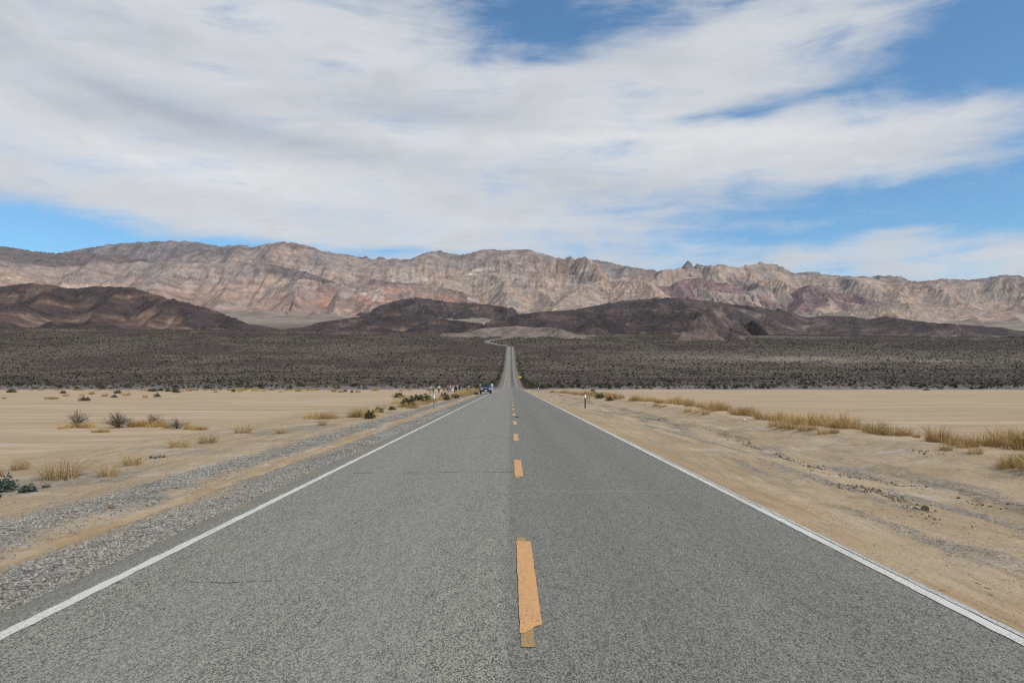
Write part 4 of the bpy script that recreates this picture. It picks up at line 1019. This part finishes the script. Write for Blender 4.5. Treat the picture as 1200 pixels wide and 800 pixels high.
for k in range(46):
    px = rr_.uniform(20, 560); 
    one(rr_.choice(tuft_gold), px, 457.3 + rr_.uniform(-.3, .3), rr_.uniform(2.0, 3.6), .30, rr_.uniform(.8, 1.6), "low golden tuft scattered along the far edge of the left playa", "dry grass", "golden tufts on the far left playa")

# ------------------------------------------------------------------ gravel, clods and stones
def stone_mass(name, xs, ys_, size, mat, seed, label, flat=.65):
    r = np.random.default_rng(seed); n = len(xs)
    ico = np.array([(1, 0, 0), (-1, 0, 0), (0, 1, 0), (0, -1, 0), (0, 0, 1), (0, 0, -1.)])
    fc = np.array([(0, 2, 4), (2, 1, 4), (1, 3, 4), (3, 0, 4), (2, 0, 5), (1, 2, 5), (3, 1, 5), (0, 3, 5)])
    a = r.uniform(0, 6.28, n); ca, sa = np.cos(a)[:, None], np.sin(a)[:, None]
    P = ico[None] * r.uniform(.7, 1.35, (n, 6, 1)) * np.stack([r.uniform(.8, 1.3, n), r.uniform(.6, 1, n), r.uniform(.5, .9, n) * flat / .65], -1)[:, None, :] * size[:, None, None]
    X = P[..., 0] * ca - P[..., 1] * sa; Y = P[..., 0] * sa + P[..., 1] * ca
    z = ground_z(xs, ys_) + size * .18
    V = np.stack([X + xs[:, None], Y + ys_[:, None], P[..., 2] + z[:, None]], -1).reshape(-1, 3)
    Fc = (fc[None] + (np.arange(n) * 6)[:, None, None]).reshape(-1, 3)
    return tag(link(name, mesh_np(name, V, Fc, mat)), label, None, None, 'stuff')
def stone_mat(name, cols):
    m, nt, b = new_mat(name); g = nt.node('ShaderNodeNewGeometry')
    ramp = nt.node('ShaderNodeValToRGB'); ramp.color_ramp.interpolation = 'LINEAR'
    e = ramp.color_ramp.elements
    for i, c in enumerate(cols):
        q = e[i] if i < 2 else e.new(.5)
        q.position = i / (len(cols) - 1); q.color = (*c, 1)
    nt.l.new(g.outputs['Random Per Island'], ramp.inputs[0])
    c = nt.mix(nt.ss(nt.noise(g.outputs['Position'], 90, 4, .6), .3, .7, 0, .3), ramp.outputs[0], (.20, .17, .13))
    nt.l.new(c, b.inputs['Base Color']); b.inputs['Roughness'].default_value = .9; b.inputs['Specular IOR Level'].default_value = .2
    return m
M_stone = stone_mat("roadside_stone", [(.05, .046, .04), (.22, .20, .17), (.12, .108, .092), (.33, .305, .26), (.25, .225, .185), (.08, .07, .056), (.38, .35, .295)])
M_clod = stone_mat("dark_clod", [(.06, .040, .025), (.20, .145, .095), (.12, .082, .052)])
r = np.random.default_rng(17)
def along(n, y0, y1, pw=1.0):      # denser near the viewer
    t = r.uniform(0, 1, n); return y0 * (y1 / y0) ** (t ** pw)
gy1 = along(120000, 4.5, 45); gx1 = -3.80 - np.abs(r.beta(1.1, 1.5, 120000)) * 1.25
ok = r.uniform(0, 1, len(gx1)) < sst(-5.5, -4.2, gx1 + .2 * fbm(gx1 * .8, gy1 * .4, 3, 44)) * (.55 + .5 * perlin(gx1 * 1.5, gy1 * .6, 48))
stone_mass("roadside_gravel", gx1[ok], gy1[ok], (.0035 + r.exponential(.0026, ok.sum())).clip(0, .018) * (1 + gy1[ok] / 40), M_stone, 1, "grey gravel band along the left edge of the asphalt")
gy2 = along(120000, 6.5, 45); gx2 = r.uniform(-7.4, -5.4, 120000)
ok = r.uniform(0, 1, len(gx2)) < sst(-5.3, -6.1, gx2 + .2 * fbm(gx2 * .8, gy2 * .4, 3, 44)) * sst(-7.4, -6.1, gx2) * (.6 + .5 * perlin(gx2 * 1.2, gy2 * .5, 49))
stone_mass("roadside_gravel", gx2[ok], gy2[ok], (.004 + r.exponential(.0028, ok.sum())).clip(0, .02) * (1 + gy2[ok] / 40), M_stone, 2, "pale gravel band beyond the sandy wheel track on the left")
gy3 = along(26000, 6, 70); gx3 = r.uniform(-13, -4.6, 26000)
ok = r.uniform(0, 1, len(gx3)) < sst(-.15, .5, fbm(gx3 * .3, gy3 * .2, 3, 47)) * .5 + .16
stone_mass("scattered_pebbles", gx3[ok], gy3[ok], r.uniform(.005, .014, ok.sum()), M_stone, 3, "loose grey pebbles over the sand on the left")
gy4 = along(48000, 5, 60); gx4 = r.uniform(3.7, 12.5, 48000)
wv4 = gx4 + .25 * fbm(gx4 * .15, gy4 * .25, 3, 41)
m4 = .10 + np.maximum(sst(5.2, 6, wv4) * sst(10.5, 7.5, wv4) * sst(-.1, .45, fbm(wv4 * .9, gy4 * .16, 4, 51)), sst(4.3, 4.8, wv4) * sst(6, 5.2, wv4) * sst(0, .5, fbm(wv4 * .9, gy4 * .2, 4, 55))) 
ok = r.uniform(0, 1, len(gx4)) < m4 * .8
stone_mass("scattered_pebbles", gx4[ok], gy4[ok], r.uniform(.005, .012, ok.sum()), M_stone, 4, "streaks of grey pebbles over the sand on the right")
cy_ = []; cx_ = []
for (xa, ya, xb_, yb, n) in ((970, 566, 1000, 570, 50), (1004, 570, 1045, 580, 130), (1045, 580, 1066, 592, 70), (1066, 592, 1100, 612, 50), (960, 553, 1030, 562, 60), (1030, 562, 1075, 571, 60), (900, 530, 960, 550, 140), (1140, 585, 1160, 592, 30), (1070, 529, 1105, 531, 40), (740, 487, 780, 492, 60), (790, 497, 850, 506, 60), (660, 468, 700, 474, 50), (860, 515, 900, 530, 80)):
    x0, y0, _ = at(xa, ya); x1, y1, _ = at(xb_, yb); t = r.uniform(0, 1, n)
    cx_.append(x0 + (x1 - x0) * t + r.normal(0, .11, n) + .1 * np.sin(t * 9 + xa)); cy_.append(y0 + (y1 - y0) * t + r.normal(0, .30, n))
cx_ = np.concatenate(cx_); cy_ = np.concatenate(cy_)
stone_mass("soil_clods", cx_, cy_, np.clip(.008 + r.exponential(.008, len(cx_)), 0, .035) * (1 + cy_ / 60), M_clod, 5, "dark brown crumbled soil clods in lines on the right bank", flat=.8)
def rock(name, px, py, size, mat, seed, label, cat):
    r = np.random.default_rng(seed); mb = MB(); mb.ball((0, 0, 0), (1.1, .8, .7), 10); V = np.array(mb.v)
    V *= (1 + .28 * fbm(V[:, 0] * 1.3 + seed, V[:, 1] * 1.3 + V[:, 2], 3, seed))[:, None] * size
    V[:, 2] = np.maximum(V[:, 2], -.25 * size)
    me = bpy.data.meshes.new(name); me.from_pydata([tuple(v) for v in V], [], mb.f); me.materials.append(mat)
    xx, dd, zz = at(px, py)
    return tag(link(name, me, None, (xx, dd, zz + .2 * size), seed), label, cat)
rock("stone", 137, 593, .045, simple_mat("brown_stone", (.16, .095, .05), .9, scale=30), 3, "single rusty brown stone lying on the sandy wheel track", "stone")
rock("stone", 1078, 595.5, .075, simple_mat("dark_brown_stone", (.07, .045, .028), .9, scale=30), 4, "dark brown lump at the lower end of the soil clods", "stone")
rock("stone", 1021, 711, .035, simple_mat("pale_stone", (.55, .53, .5), .9, scale=30), 5, "single pale stone on the sand near the lower right edge", "stone")

# white scrap of litter, black scrap on the road
mb = MB()
r_ = random.Random(3)
gridn = 7
vs = [((i / (gridn - 1) - .5) * .30, (j / (gridn - 1) - .5) * .2, .02 + .09 * abs(math.sin(i * 1.7 + j * .9)) * (1 - abs(i / (gridn - 1) - .5)) + r_.uniform(0, .03)) for j in range(gridn) for i in range(gridn)]
mb.add(vs, [(j * gridn + i, j * gridn + i + 1, (j + 1) * gridn + i + 1, (j + 1) * gridn + i) for j in range(gridn - 1) for i in range(gridn - 1)])
me = mb.mesh("litter_scrap", simple_mat("white_litter", (.78, .78, .80), .5, var=.06), smooth=True)
xx, dd, zz = at(871.5, 493); o = link("litter_scrap", me, None, (xx, dd, zz + .01), .4, (.5, .6, .9))
sm = o.modifiers.new("thick", 'SOLIDIFY'); sm.thickness = .004
tag(o, "crumpled white scrap lying at the foot of the dry grass", "litter")
mb = MB()
for i in range(5): mb.box((.03 * i - .06, .02 * math.sin(i * 2.1), .012 + .006 * (i % 2)), (.045, .16 + .05 * (i % 3), .022), rot=Matrix.Rotation(.3 * math.sin(i * 1.3), 3, 'Z'))
me = mb.mesh("rubber_scrap", simple_mat("black_rubber", (.012, .012, .012), .8), bevel=.006)
xx = (606.2 - VX) / F * 33; tag(link("rubber_scrap", me, None, (xx, 33, float(road_z(33)) + .022), .3), "small black scrap lying on the asphalt beside a centre dash", "debris")

# ------------------------------------------------------------------ roadside posts and sign
M_post = simple_mat("weathered_brown_post", (.060, .052, .045), .75, var=.3, scale=20)
M_postg = simple_mat("weathered_grey_post", (.20, .195, .185), .75, var=.25, scale=20)
M_refl = simple_mat("white_reflector", (.78, .78, .77), .4, var=.08)
def post(px, py, label, mat, hpx=None):
    xx, dd, zz = at(px, py); h = 1.06
    t = tag(empty("roadside_post", (xx, dd, zz)), label, "post")
    mb = MB(); n = 9   # a curved flexible blade, closed front and back
    outer = [(-.055 + .11 * i / (n - 1), -.016 * math.sin(math.pi * i / (n - 1))) for i in range(n)]
    inner = [(q[0] * .93, q[1] + .010) for q in outer][::-1]
    ring = outer + inner; m_ = len(ring)
    lv = (-.15, .3, .75, h - .03, h)
    vs = [(q[0] * (1 if z < h - .01 else .82), q[1], z) for z in lv for q in ring]
    fs = [(a * m_ + k, a * m_ + (k + 1) % m_, (a + 1) * m_ + (k + 1) % m_, (a + 1) * m_ + k) for a in range(len(lv) - 1) for k in range(m_)] + [tuple(range((len(lv) - 1) * m_, len(lv) * m_))]
    mb.add(vs, fs); link("blade", mb.mesh("blade", mat, smooth=False), t)
    mb = MB()
    o2 = [(q[0] * .90, q[1] - .004) for q in outer]; i2 = [(q[0] * .90, q[1] - .0005) for q in outer][::-1]; ring = o2 + i2
    vs = [(q[0], q[1], z) for z in (h - .30, h - .04) for q in ring]; m_ = len(ring)
    mb.add(vs, [(k, (k + 1) % m_, m_ + (k + 1) % m_, m_ + k) for k in range(m_)] + [tuple(range(m_ - 1, -1, -1)), tuple(range(m_, 2 * m_))])
    link("reflector", mb.mesh("reflector", M_refl), t)
    return t
post(685.5, 477.8, "slim dark roadside post with white reflector on the right shoulder", M_post)
post(509.3, 479.2, "slim grey roadside post with pale top on the left shoulder", M_postg)
post(631, 460.2, "tiny distant roadside post on the right shoulder near the playa's end", M_postg)
M_yel = simple_mat("yellow_sign_paint", (.80, .56, .03), .45, var=.08); M_steel = simple_mat("galvanised_steel", (.30, .30, .30), .5, metal=.6)
M_blk = simple_mat("black_sign_paint", (.015, .015, .015), .5)
sy = 470.0; sx = (609.6 - VX) / F * sy; sz_ = float(ground_z(sx, sy, False))
t = tag(empty("road_sign", (sx, sy, sz_)), "yellow rectangular road sign on two posts right of the climb", "sign")
zc_ = CAMH + (VY - 441.6) / F * sy - sz_
mb = MB(); mb.box((0, 0, zc_), (2.1, .012, .95)); link("sign_panel", mb.mesh("sign_panel", M_yel, bevel=.004), t)
for q in (-.7, .7):
    mb = MB(); mb.tube([(q, .04, -.3), (q, .04, zc_ + .4)], .03, 8); link("sign_post", mb.mesh("sign_post", M_steel), t)

# ------------------------------------------------------------------ parked car (front towards the viewer, -Y)
M_body = simple_mat("silver_car_paint", (.11, .12, .135), .4, metal=.2, var=.04, spec=.4)
M_glass = simple_mat("car_glass", (.020, .030, .032), .25, var=.1, spec=.25); M_trim = simple_mat("black_car_trim", (.015, .016, .018), .55, var=.1)
M_tyre = simple_mat("tyre_rubber", (.018, .018, .018), .85); M_rim = simple_mat("alloy_rim", (.5, .5, .52), .35, metal=.7); M_lamp = simple_mat("headlight_lens", (.38, .40, .42), .2, var=.05, spec=.5)
M_plate = simple_mat("number_plate_white", (.75, .75, .72), .5, var=.05); M_tail = simple_mat("tail_light_red", (.35, .02, .02), .3)
cx0, cy0, cz0 = at(569.2, 461.2)
car = tag(empty("parked_car", (cx0, cy0 + .3, cz0), R(3)), "silver car parked on the left shoulder beside the people, facing the viewer", "car")
def prof_body(pts, hw, inset=.0):
    mb = MB(); n = len(pts); vs = []
    for sx_, k in ((-hw, 0), (hw, 0)): vs += [(sx_, q[0], q[1]) for q in pts]
    fs = [(i, (i + 1) % n, n + (i + 1) % n, n + i) for i in range(n)] + [tuple(range(n - 1, -1, -1)), tuple(range(n, 2 * n))]
    mb.add(vs, fs); return mb
low = [(-2.20, .42), (-2.24, .62), (-2.18, .84), (-2.02, .98), (-1.05, 1.09), (1.9, 1.10), (2.18, 1.0), (2.24, .7), (2.2, .42), (1.85, .34), (-1.9, .34)]
mbb = prof_body(low, .91)
# wheel arches are read from dark liners set into the sides
link("body", mbb.mesh("body", M_body, bevel=.05), car)
mb = MB(); mb.add([(-.80, -1.05, 1.06), (.80, -1.05, 1.06), (.84, 2.05, 1.08), (-.84, 2.05, 1.08), (-.64, -.30, 1.70), (.64, -.30, 1.70), (.66, 1.75, 1.70), (-.66, 1.75, 1.70)],
                  [(3, 2, 1, 0), (4, 5, 6, 7), (0, 1, 5, 4), (1, 2, 6, 5), (2, 3, 7, 6), (3, 0, 4, 7)])
cab = link("cabin", mb.mesh("cabin", M_body, bevel=.04), car)
def panel(name, vs, mat, parent, th=.012):
    a, b_, c_ = [Vector(v) for v in vs[:3]]; nrm = (b_ - a).cross(c_ - a).normalized() * th
    mb = MB(); k = len(vs); mb.add([Vector(v) + nrm * .2 for v in vs] + [Vector(v) + nrm for v in vs], [tuple(range(k - 1, -1, -1)), tuple(range(k, 2 * k))] + [(i, (i + 1) % k, k + (i + 1) % k, k + i) for i in range(k)])
    return link(name, mb.mesh(name, mat), parent)
def lerp3(a, b_, t): return tuple(a[i] + (b_[i] - a[i]) * t for i in range(3))
def inset_quad(q, mx, my):
    a, b_, c_, d_ = q
    f = lambda u_, v_: lerp3(lerp3(a, b_, u_), lerp3(d_, c_, u_), v_)
    return [f(mx, my), f(1 - mx, my), f(1 - mx, 1 - my), f(mx, 1 - my)]
wsq = [(-.80, -1.05, 1.06), (.80, -1.05, 1.06), (.64, -.30, 1.70), (-.64, -.30, 1.70)]
panel("windscreen", inset_quad(wsq, .05, .08), M_glass, car, .03)
panel("rear_window", inset_quad([(.84, 2.05, 1.08), (-.84, 2.05, 1.08), (-.66, 1.75, 1.70), (.66, 1.75, 1.70)], .08, .12), M_glass, car, .03)
for s_x in (-1, 1):
    sq = [(.80 * s_x, -1.05, 1.06), (.84 * s_x, 2.05, 1.08), (.66 * s_x, 1.75, 1.70), (.64 * s_x, -.30, 1.70)]
    if s_x < 0: sq = [sq[1], sq[0], sq[3], sq[2]]
    for (u0, u1) in ((.10, .40), (.44, .70), (.74, .93)):
        f = lambda u_, v_: lerp3(lerp3(sq[0], sq[1], u_), lerp3(sq[3], sq[2], u_), v_)
        panel("side_window", [f(u0, .12), f(u1, .12), f(u1, .86), f(u0, .86)], M_glass, car, .03)
    for yy in (-1.38, 1.36):
        wt = MB(); wt.lathe([(.0, -.10), (.24, -.10), (.33, -.11), (.355, -.07), (.355, .07), (.33, .11), (.24, .10), (0, .10)], 'X', 24, (.80 * s_x, yy, .355))
        wo = link("wheel", wt.mesh("wheel", M_tyre, smooth=True), car)
        rm_ = MB(); rm_.lathe([(.0, .125 * s_x), (.06, .125 * s_x), (.10, .108 * s_x), (.21, .112 * s_x), (.235, .09 * s_x)], 'X', 20, (.80 * s_x, yy, .355)); link("rim", rm_.mesh("rim", M_rim), wo)
        ar = MB(); ar.lathe([(.36, -.012), (.43, -.012), (.43, .012), (.36, .012)], 'X', 24, (.918 * s_x, yy, .37)); link("wheel_arch", ar.mesh("wheel_arch", M_trim), car)
    hl = MB(); hl.box((.66 * s_x, -2.19, .80), (.36, .12, .15), taper=(.9, .8)); link("headlight", hl.mesh("headlight", M_lamp, bevel=.02), car)
    mi = MB(); mi.box((1.03 * s_x, -.78, 1.14), (.22, .12, .16)); mi.box((.90 * s_x, -.78, 1.10), (.12, .05, .05)); link("mirror", mi.mesh("mirror", M_body, bevel=.015), car)
    tl_ = MB(); tl_.box((.72 * s_x, 2.20, .92), (.26, .08, .22)); link("tail_light", tl_.mesh("tail_light", M_tail, bevel=.015), car)
    do = MB(); do.box((.912 * s_x, .75, .93), (.03, .16, .03)); link("door_handle", do.mesh("door_handle", M_trim, bevel=.006), car)
mb = MB(); mb.box((0, -2.225, .80), (.86, .05, .17)); link("grille", mb.mesh("grille", M_trim, bevel=.012), car)
mb = MB(); mb.box((0, -2.25, .50), (1.74, .14, .22)); link("front_bumper", mb.mesh("front_bumper", M_trim, bevel=.03), car)
mb = MB(); mb.box((0, -2.335, .54), (.32, .015, .13)); link("number_plate", mb.mesh("number_plate", M_plate, bevel=.003), car)
mb = MB()
for s_x in (-.55, .55): mb.box((s_x, .72, 1.745), (.04, 1.7, .03)); 
link("roof_rails", mb.mesh("roof_rails", M_trim, bevel=.008), car)

# ------------------------------------------------------------------ people by the car and on the playa edge
import bmesh
M_skin = simple_mat("skin", (.42, .26, .18), .6, var=.08)
M_eye = simple_mat("eye_dark", (.02, .015, .012), .3)
def skin_mesh(name, verts, edges, radii, mat, sub=1):
    bm = bmesh.new(); lay = bm.verts.layers.skin.verify()
    vs = [bm.verts.new(v) for v in verts]
    for i, v in enumerate(vs):
        rd = radii[i]; v[lay].radius = rd if hasattr(rd, '__len__') else (rd, rd); v[lay].use_root = (i == 0)
    for a, b_ in edges: bm.edges.new((vs[a], vs[b_]))
    me = bpy.data.meshes.new(name); bm.to_mesh(me); bm.free()
    o = bpy.data.objects.new(name, me); C.objects.link(o)
    o.modifiers.new("skin", 'SKIN').use_smooth_shade = True
    sb = o.modifiers.new("sub", 'SUBSURF'); sb.levels = sub; sb.render_levels = sub
    dg = bpy.context.evaluated_depsgraph_get(); dg.update()
    me2 = bpy.data.meshes.new_from_object(o.evaluated_get(dg)); me2.name = name
    bpy.data.objects.remove(o); bpy.data.meshes.remove(me)
    me2.materials.clear(); me2.materials.append(mat)
    return me2
def joints(pose):
    lean = {'stand': 0, 'walk': .04, 'photo': .03, 'bend': .75, 'crouch': .45}[pose]
    hz = .55 if pose == 'crouch' else .93
    J = {'pelvis': (0, .0, hz)}
    def up(t, dx=0, dy=0): return (dx, -math.sin(lean) * t + dy * math.cos(lean), hz + math.cos(lean) * t + dy * math.sin(lean))
    J['spine'] = up(.18); J['chest'] = up(.38); J['neck'] = up(.54)
    hb = J['neck']; nod = .3 if pose in ('bend', 'crouch') else .0
    J['jaw'] = (0, hb[1] - .03 - nod * .06, hb[2] + .075); J['head'] = (0, hb[1] - .02 - nod * .10, hb[2] + .145); J['crown'] = (0, hb[1] - .01 - nod * .13, hb[2] + .205)
    for s, n in ((-1, 'L'), (1, 'R')):
        sh = up(.46, .175 * s); J['sh' + n] = sh
        if pose == 'photo':
            J['el' + n] = (.25 * s, sh[1] - .14, sh[2] - .22); J['wr' + n] = (.10 * s, sh[1] - .30, sh[2] - .02); J['ha' + n] = (.07 * s, sh[1] - .36, sh[2] + .05)
        elif pose in ('bend', 'crouch'):
            J['el' + n] = (.21 * s, sh[1] - .08, sh[2] - .27); J['wr' + n] = (.15 * s, sh[1] - .20, sh[2] - .48); J['ha' + n] = (.14 * s, sh[1] - .23, sh[2] - .56)
        else:
            sw = .14 * s if pose == 'walk' else 0
            J['el' + n] = (.225 * s, sh[1] + .02 + sw * .5, sh[2] - .28); J['wr' + n] = (.235 * s, sh[1] - .05 + sw, sh[2] - .52); J['ha' + n] = (.235 * s, sh[1] - .07 + sw * 1.2, sh[2] - .60)
        J['hi' + n] = (.09 * s, 0, hz - .05)
        if pose == 'crouch':
            J['kn' + n] = (.15 * s, -.36, .47); J['an' + n] = (.13 * s, .02, .09)
        elif pose == 'walk':
            J['kn' + n] = (.095 * s, -.08 - .10 * s, .50); J['an' + n] = (.10 * s, -.20 * s + .03, .09 + (.04 if s < 0 else 0))
        else:
            J['kn' + n] = (.105 * s, -.02, .50); J['an' + n] = (.12 * s, .02, .09)
        a_ = J['an' + n]; J['to' + n] = (a_[0] + .02 * s, a_[1] - .15, .035 + (a_[2] - .09))
    return J
def chain(J, names, links, rad, mat, name, sub=1):
    idx = {n: i for i, n in enumerate(names)}
    return skin_mesh(name, [J[n] for n in names], [(idx[a], idx[b_]) for a, b_ in links], [rad[n] for n in names], mat, sub)
def person(px, py, pose, shirt, trousers, hair, label, rot=0, height=1.0, long_hair=False, cap=None, shorts=False):
    J = joints(pose); s2 = ('L', 'R')
    rad = {'pelvis': (.135, .105), 'spine': (.125, .095), 'chest': (.145, .105), 'neck': .052, 'jaw': (.062, .07), 'head': (.076, .092), 'crown': (.056, .066)}
    for n in s2: rad.update({'sh' + n: .052, 'el' + n: .040, 'wr' + n: .028, 'ha' + n: (.036, .020), 'hi' + n: .088, 'kn' + n: .058, 'an' + n: .038, 'to' + n: .036})
    names = ['pelvis', 'spine', 'chest', 'neck', 'jaw', 'head', 'crown'] + [a + n for n in s2 for a in ('sh', 'el', 'wr', 'ha', 'hi', 'kn', 'an', 'to')]
    links = [('pelvis', 'spine'), ('spine', 'chest'), ('chest', 'neck'), ('neck', 'jaw'), ('jaw', 'head'), ('head', 'crown')]
    for n in s2: links += [('chest', 'sh' + n), ('sh' + n, 'el' + n), ('el' + n, 'wr' + n), ('wr' + n, 'ha' + n), ('pelvis', 'hi' + n), ('hi' + n, 'kn' + n), ('kn' + n, 'an' + n), ('an' + n, 'to' + n)]
    body = chain(J, names, links, rad, M_skin, "person")
    # fingers, thumb, nose, eyes, ears joined into the body mesh
    mb = MB()
    for n, s in zip(s2, (-1, 1)):
        w_, h_ = Vector(J['wr' + n]), Vector(J['ha' + n]); dr = (h_ - w_).normalized(); sd_ = dr.cross(Vector((1, 0, 0))); sd_ = sd_.normalized() if sd_.length > .1 else Vector((0, 1, 0)); inn = dr.cross(sd_).normalized()
        for q, ln in enumerate((.062, .072, .068, .052)):
            b0 = h_ + sd_ * (q - 1.5) * .019; mb.tube([b0 - dr * .01, b0 + dr * ln * .5, b0 + dr * ln * .85 + Vector((-s, 0, 0)) * .016], [.0095, .0085, .0065], 6)
        b0 = h_ - dr * .03 + sd_ * .030; mb.tube([b0, b0 + sd_ * .025 + dr * .025, b0 + sd_ * .026 + dr * .055], [.011, .010, .007], 6)
    hd = Vector(J['head']); mb.ball(hd + Vector((0, -.098, -.012)), (.014, .022, .026), 8)
    for s in (-1, 1): mb.ball(hd + Vector((.032 * s, -.086, .018)), (.014, .010, .010), 8, 1); mb.ball(hd + Vector((.080 * s, .008, -.005)), (.012, .022, .034), 8)
    mb.ball(hd + Vector((0, -.088, -.055)), (.026, .008, .007), 8, 0)
    ex = mb.mesh("face", [M_skin, M_eye], smooth=True)
    bm = bmesh.new(); bm.from_mesh(body); bm.from_mesh(ex); bm.to_mesh(body); bm.free(); bpy.data.meshes.remove(ex); body.materials.append(M_eye)
    xx, dd, zz = at(px, py)
    o = link("person", body, None, (xx, dd, zz), rot, height); o.scale = (height * 1.08,) * 3; tag(o, label, "person", "people beside the road")
    rs = {k: (tuple(q + .018 for q in v) if hasattr(v, '__len__') else v + .017) for k, v in rad.items()}
    J2 = dict(J)
    for n in s2: J2['mid' + n] = lerp3(J['sh' + n], J['el' + n], .75); rs['mid' + n] = .062
    link("shirt", chain(J2, ['spine', 'pelvis', 'chest'] + [a + n for n in s2 for a in ('sh', 'mid')], [('pelvis', 'spine'), ('spine', 'chest')] + [l for n in s2 for l in (('chest', 'sh' + n), ('sh' + n, 'mid' + n))], rs, shirt, "shirt"), o)
    for n in s2: J2['an' + n] = lerp3(J['kn' + n], J['an' + n], .9); J2['kx' + n] = lerp3(J['hi' + n], J['kn' + n], .85); rs['kx' + n] = .078
    rt = dict(rs); rt['pelvis'] = (.148, .118)
    if shorts: link("shorts", chain(J2, ['pelvis'] + [a + n for n in s2 for a in ('hi', 'kx')], [l for n in s2 for l in (('pelvis', 'hi' + n), ('hi' + n, 'kx' + n))], rt, trousers, "shorts"), o)
    else: link("trousers", chain(J2, ['pelvis'] + [a + n for n in s2 for a in ('hi', 'kn', 'an')], [l for n in s2 for l in (('pelvis', 'hi' + n), ('hi' + n, 'kn' + n), ('kn' + n, 'an' + n))], rt, trousers, "trousers"), o)
    mb = MB(); mb.ball(hd + Vector((0, .014, .040)), (.090, .104, .092), 12)
    if long_hair: mb.ball(hd + Vector((0, .062, -.06)), (.085, .05, .15), 10)
    if cap: mb.box(hd + Vector((0, -.13, .055)), (.13, .10, .014), 0)
    link("cap" if cap else "hair", mb.mesh("hair", cap or hair, smooth=True), o)
    mb = MB()
    for n in s2:
        a_ = Vector(J['an' + n]); mb.ball(a_ + Vector((.01 * (1 if n == 'R' else -1), -.065, -.045)), (.052, .135, .05), 10)
    link("shoes", mb.mesh("shoes", M_shoe, smooth=True), o)
    return o
def cloth(name, c): return simple_mat(name, c, .85, var=.12, scale=14, spec=.1)
M_shoe = cloth("dark_shoe", (.05, .045, .04))
HB, HD, HL = cloth("black_hair", (.012, .010, .009)), cloth("dark_brown_hair", (.030, .018, .010)), cloth("fair_hair", (.22, .14, .06))
W_, GN, LV, BK, RD, CR, PU, LM, LB, GY = [cloth(n, c) for n, c in (("white_cloth", (.72, .72, .73)), ("green_cloth", (.02, .36, .10)), ("lavender_white_cloth", (.62, .60, .74)), ("black_cloth", (.014, .014, .016)), ("dark_red_cloth", (.24, .025, .03)),
        ("cream_cloth", (.66, .60, .52)), ("purple_cloth", (.13, .06, .34)), ("lime_cloth", (.30, .52, .06)), ("light_blue_cloth", (.50, .58, .74)), ("grey_cloth", (.22, .22, .23)))]
NV, BR, JN = cloth("navy_trousers", (.02, .022, .035)), cloth("brown_trousers", (.10, .04, .03)), cloth("blue_jeans", (.06, .09, .16))
person(504.6, 460.6, 'stand', LV, GY, HB, "leftmost person, in a pale lavender shirt and grey trousers", 2.6)
person(508.2, 460.7, 'photo', GN, BR, HB, "person in a bright green shirt and brown trousers", .5)
person(514.5, 460.3, 'stand', W_, BK, HB, "person in a white shirt and black trousers standing apart from the others", 3.0, long_hair=True)
person(520.4, 459.6, 'stand', BK, BK, HB, "person dressed all in black between the white and red shirts", 1.6)
person(524.9, 460.0, 'walk', RD, NV, HB, "person in a dark red top and navy trousers", .4)
person(527.6, 459.8, 'photo', W_, JN, HL, "person in a white top and blue jeans beside the red top", 2.0)
person(530.9, 459.8, 'stand', PU, W_, HD, "person in a purple top and white trousers", .9)
person(532.8, 459.4, 'stand', CR, NV, HD, "person in a cream top and navy trousers behind the purple top", 2.2)
person(534.6, 459.4, 'stand', BK, NV, HB, "person in a black top and navy trousers", 2.9, 1.05)
person(536.0, 459.0, 'walk', LM, BK, HB, "person in a lime green top and black trousers", 1.2)
person(538.6, 458.6, 'bend', BK, BK, HB, "person in black bending forward at the right end of the group", -1.2)
person(547.6, 459.2, 'crouch', BK, NV, HB, "person in black crouching alone in the golden grass", 1.3, cap=W_)
person(562.6, 459.9, 'stand', BK, cloth("red_trousers", (.26, .045, .025)), HB, "person in a black top and red trousers on the far side of the car", .3, 1.04)
person(576.6, 459.0, 'stand', LB, LB, HB, "person in pale blue clothes standing between the car and the road", .1, 1.04)

# ------------------------------------------------------------------ dry desert haze
hm = bpy.data.materials.new("haze"); hm.use_nodes = True
hn = hm.node_tree; hn.nodes.remove(hn.nodes['Principled BSDF'])
pv = hn.nodes.new('ShaderNodeVolumePrincipled'); pv.inputs['Color'].default_value = (.86, .91, 1.0, 1); pv.inputs['Density'].default_value = HAZE; pv.inputs['Anisotropy'].default_value = .2
hn.links.new(pv.outputs[0], hn.nodes['Material Output'].inputs['Volume'])
mb = MB(); mb.box((0, 7300, 1030), (46000, 15800, 2064)); hz = link("haze", mb.mesh("haze", hm)); tag(hz, "faint pale haze softening the far mountains", None, None, 'stuff')
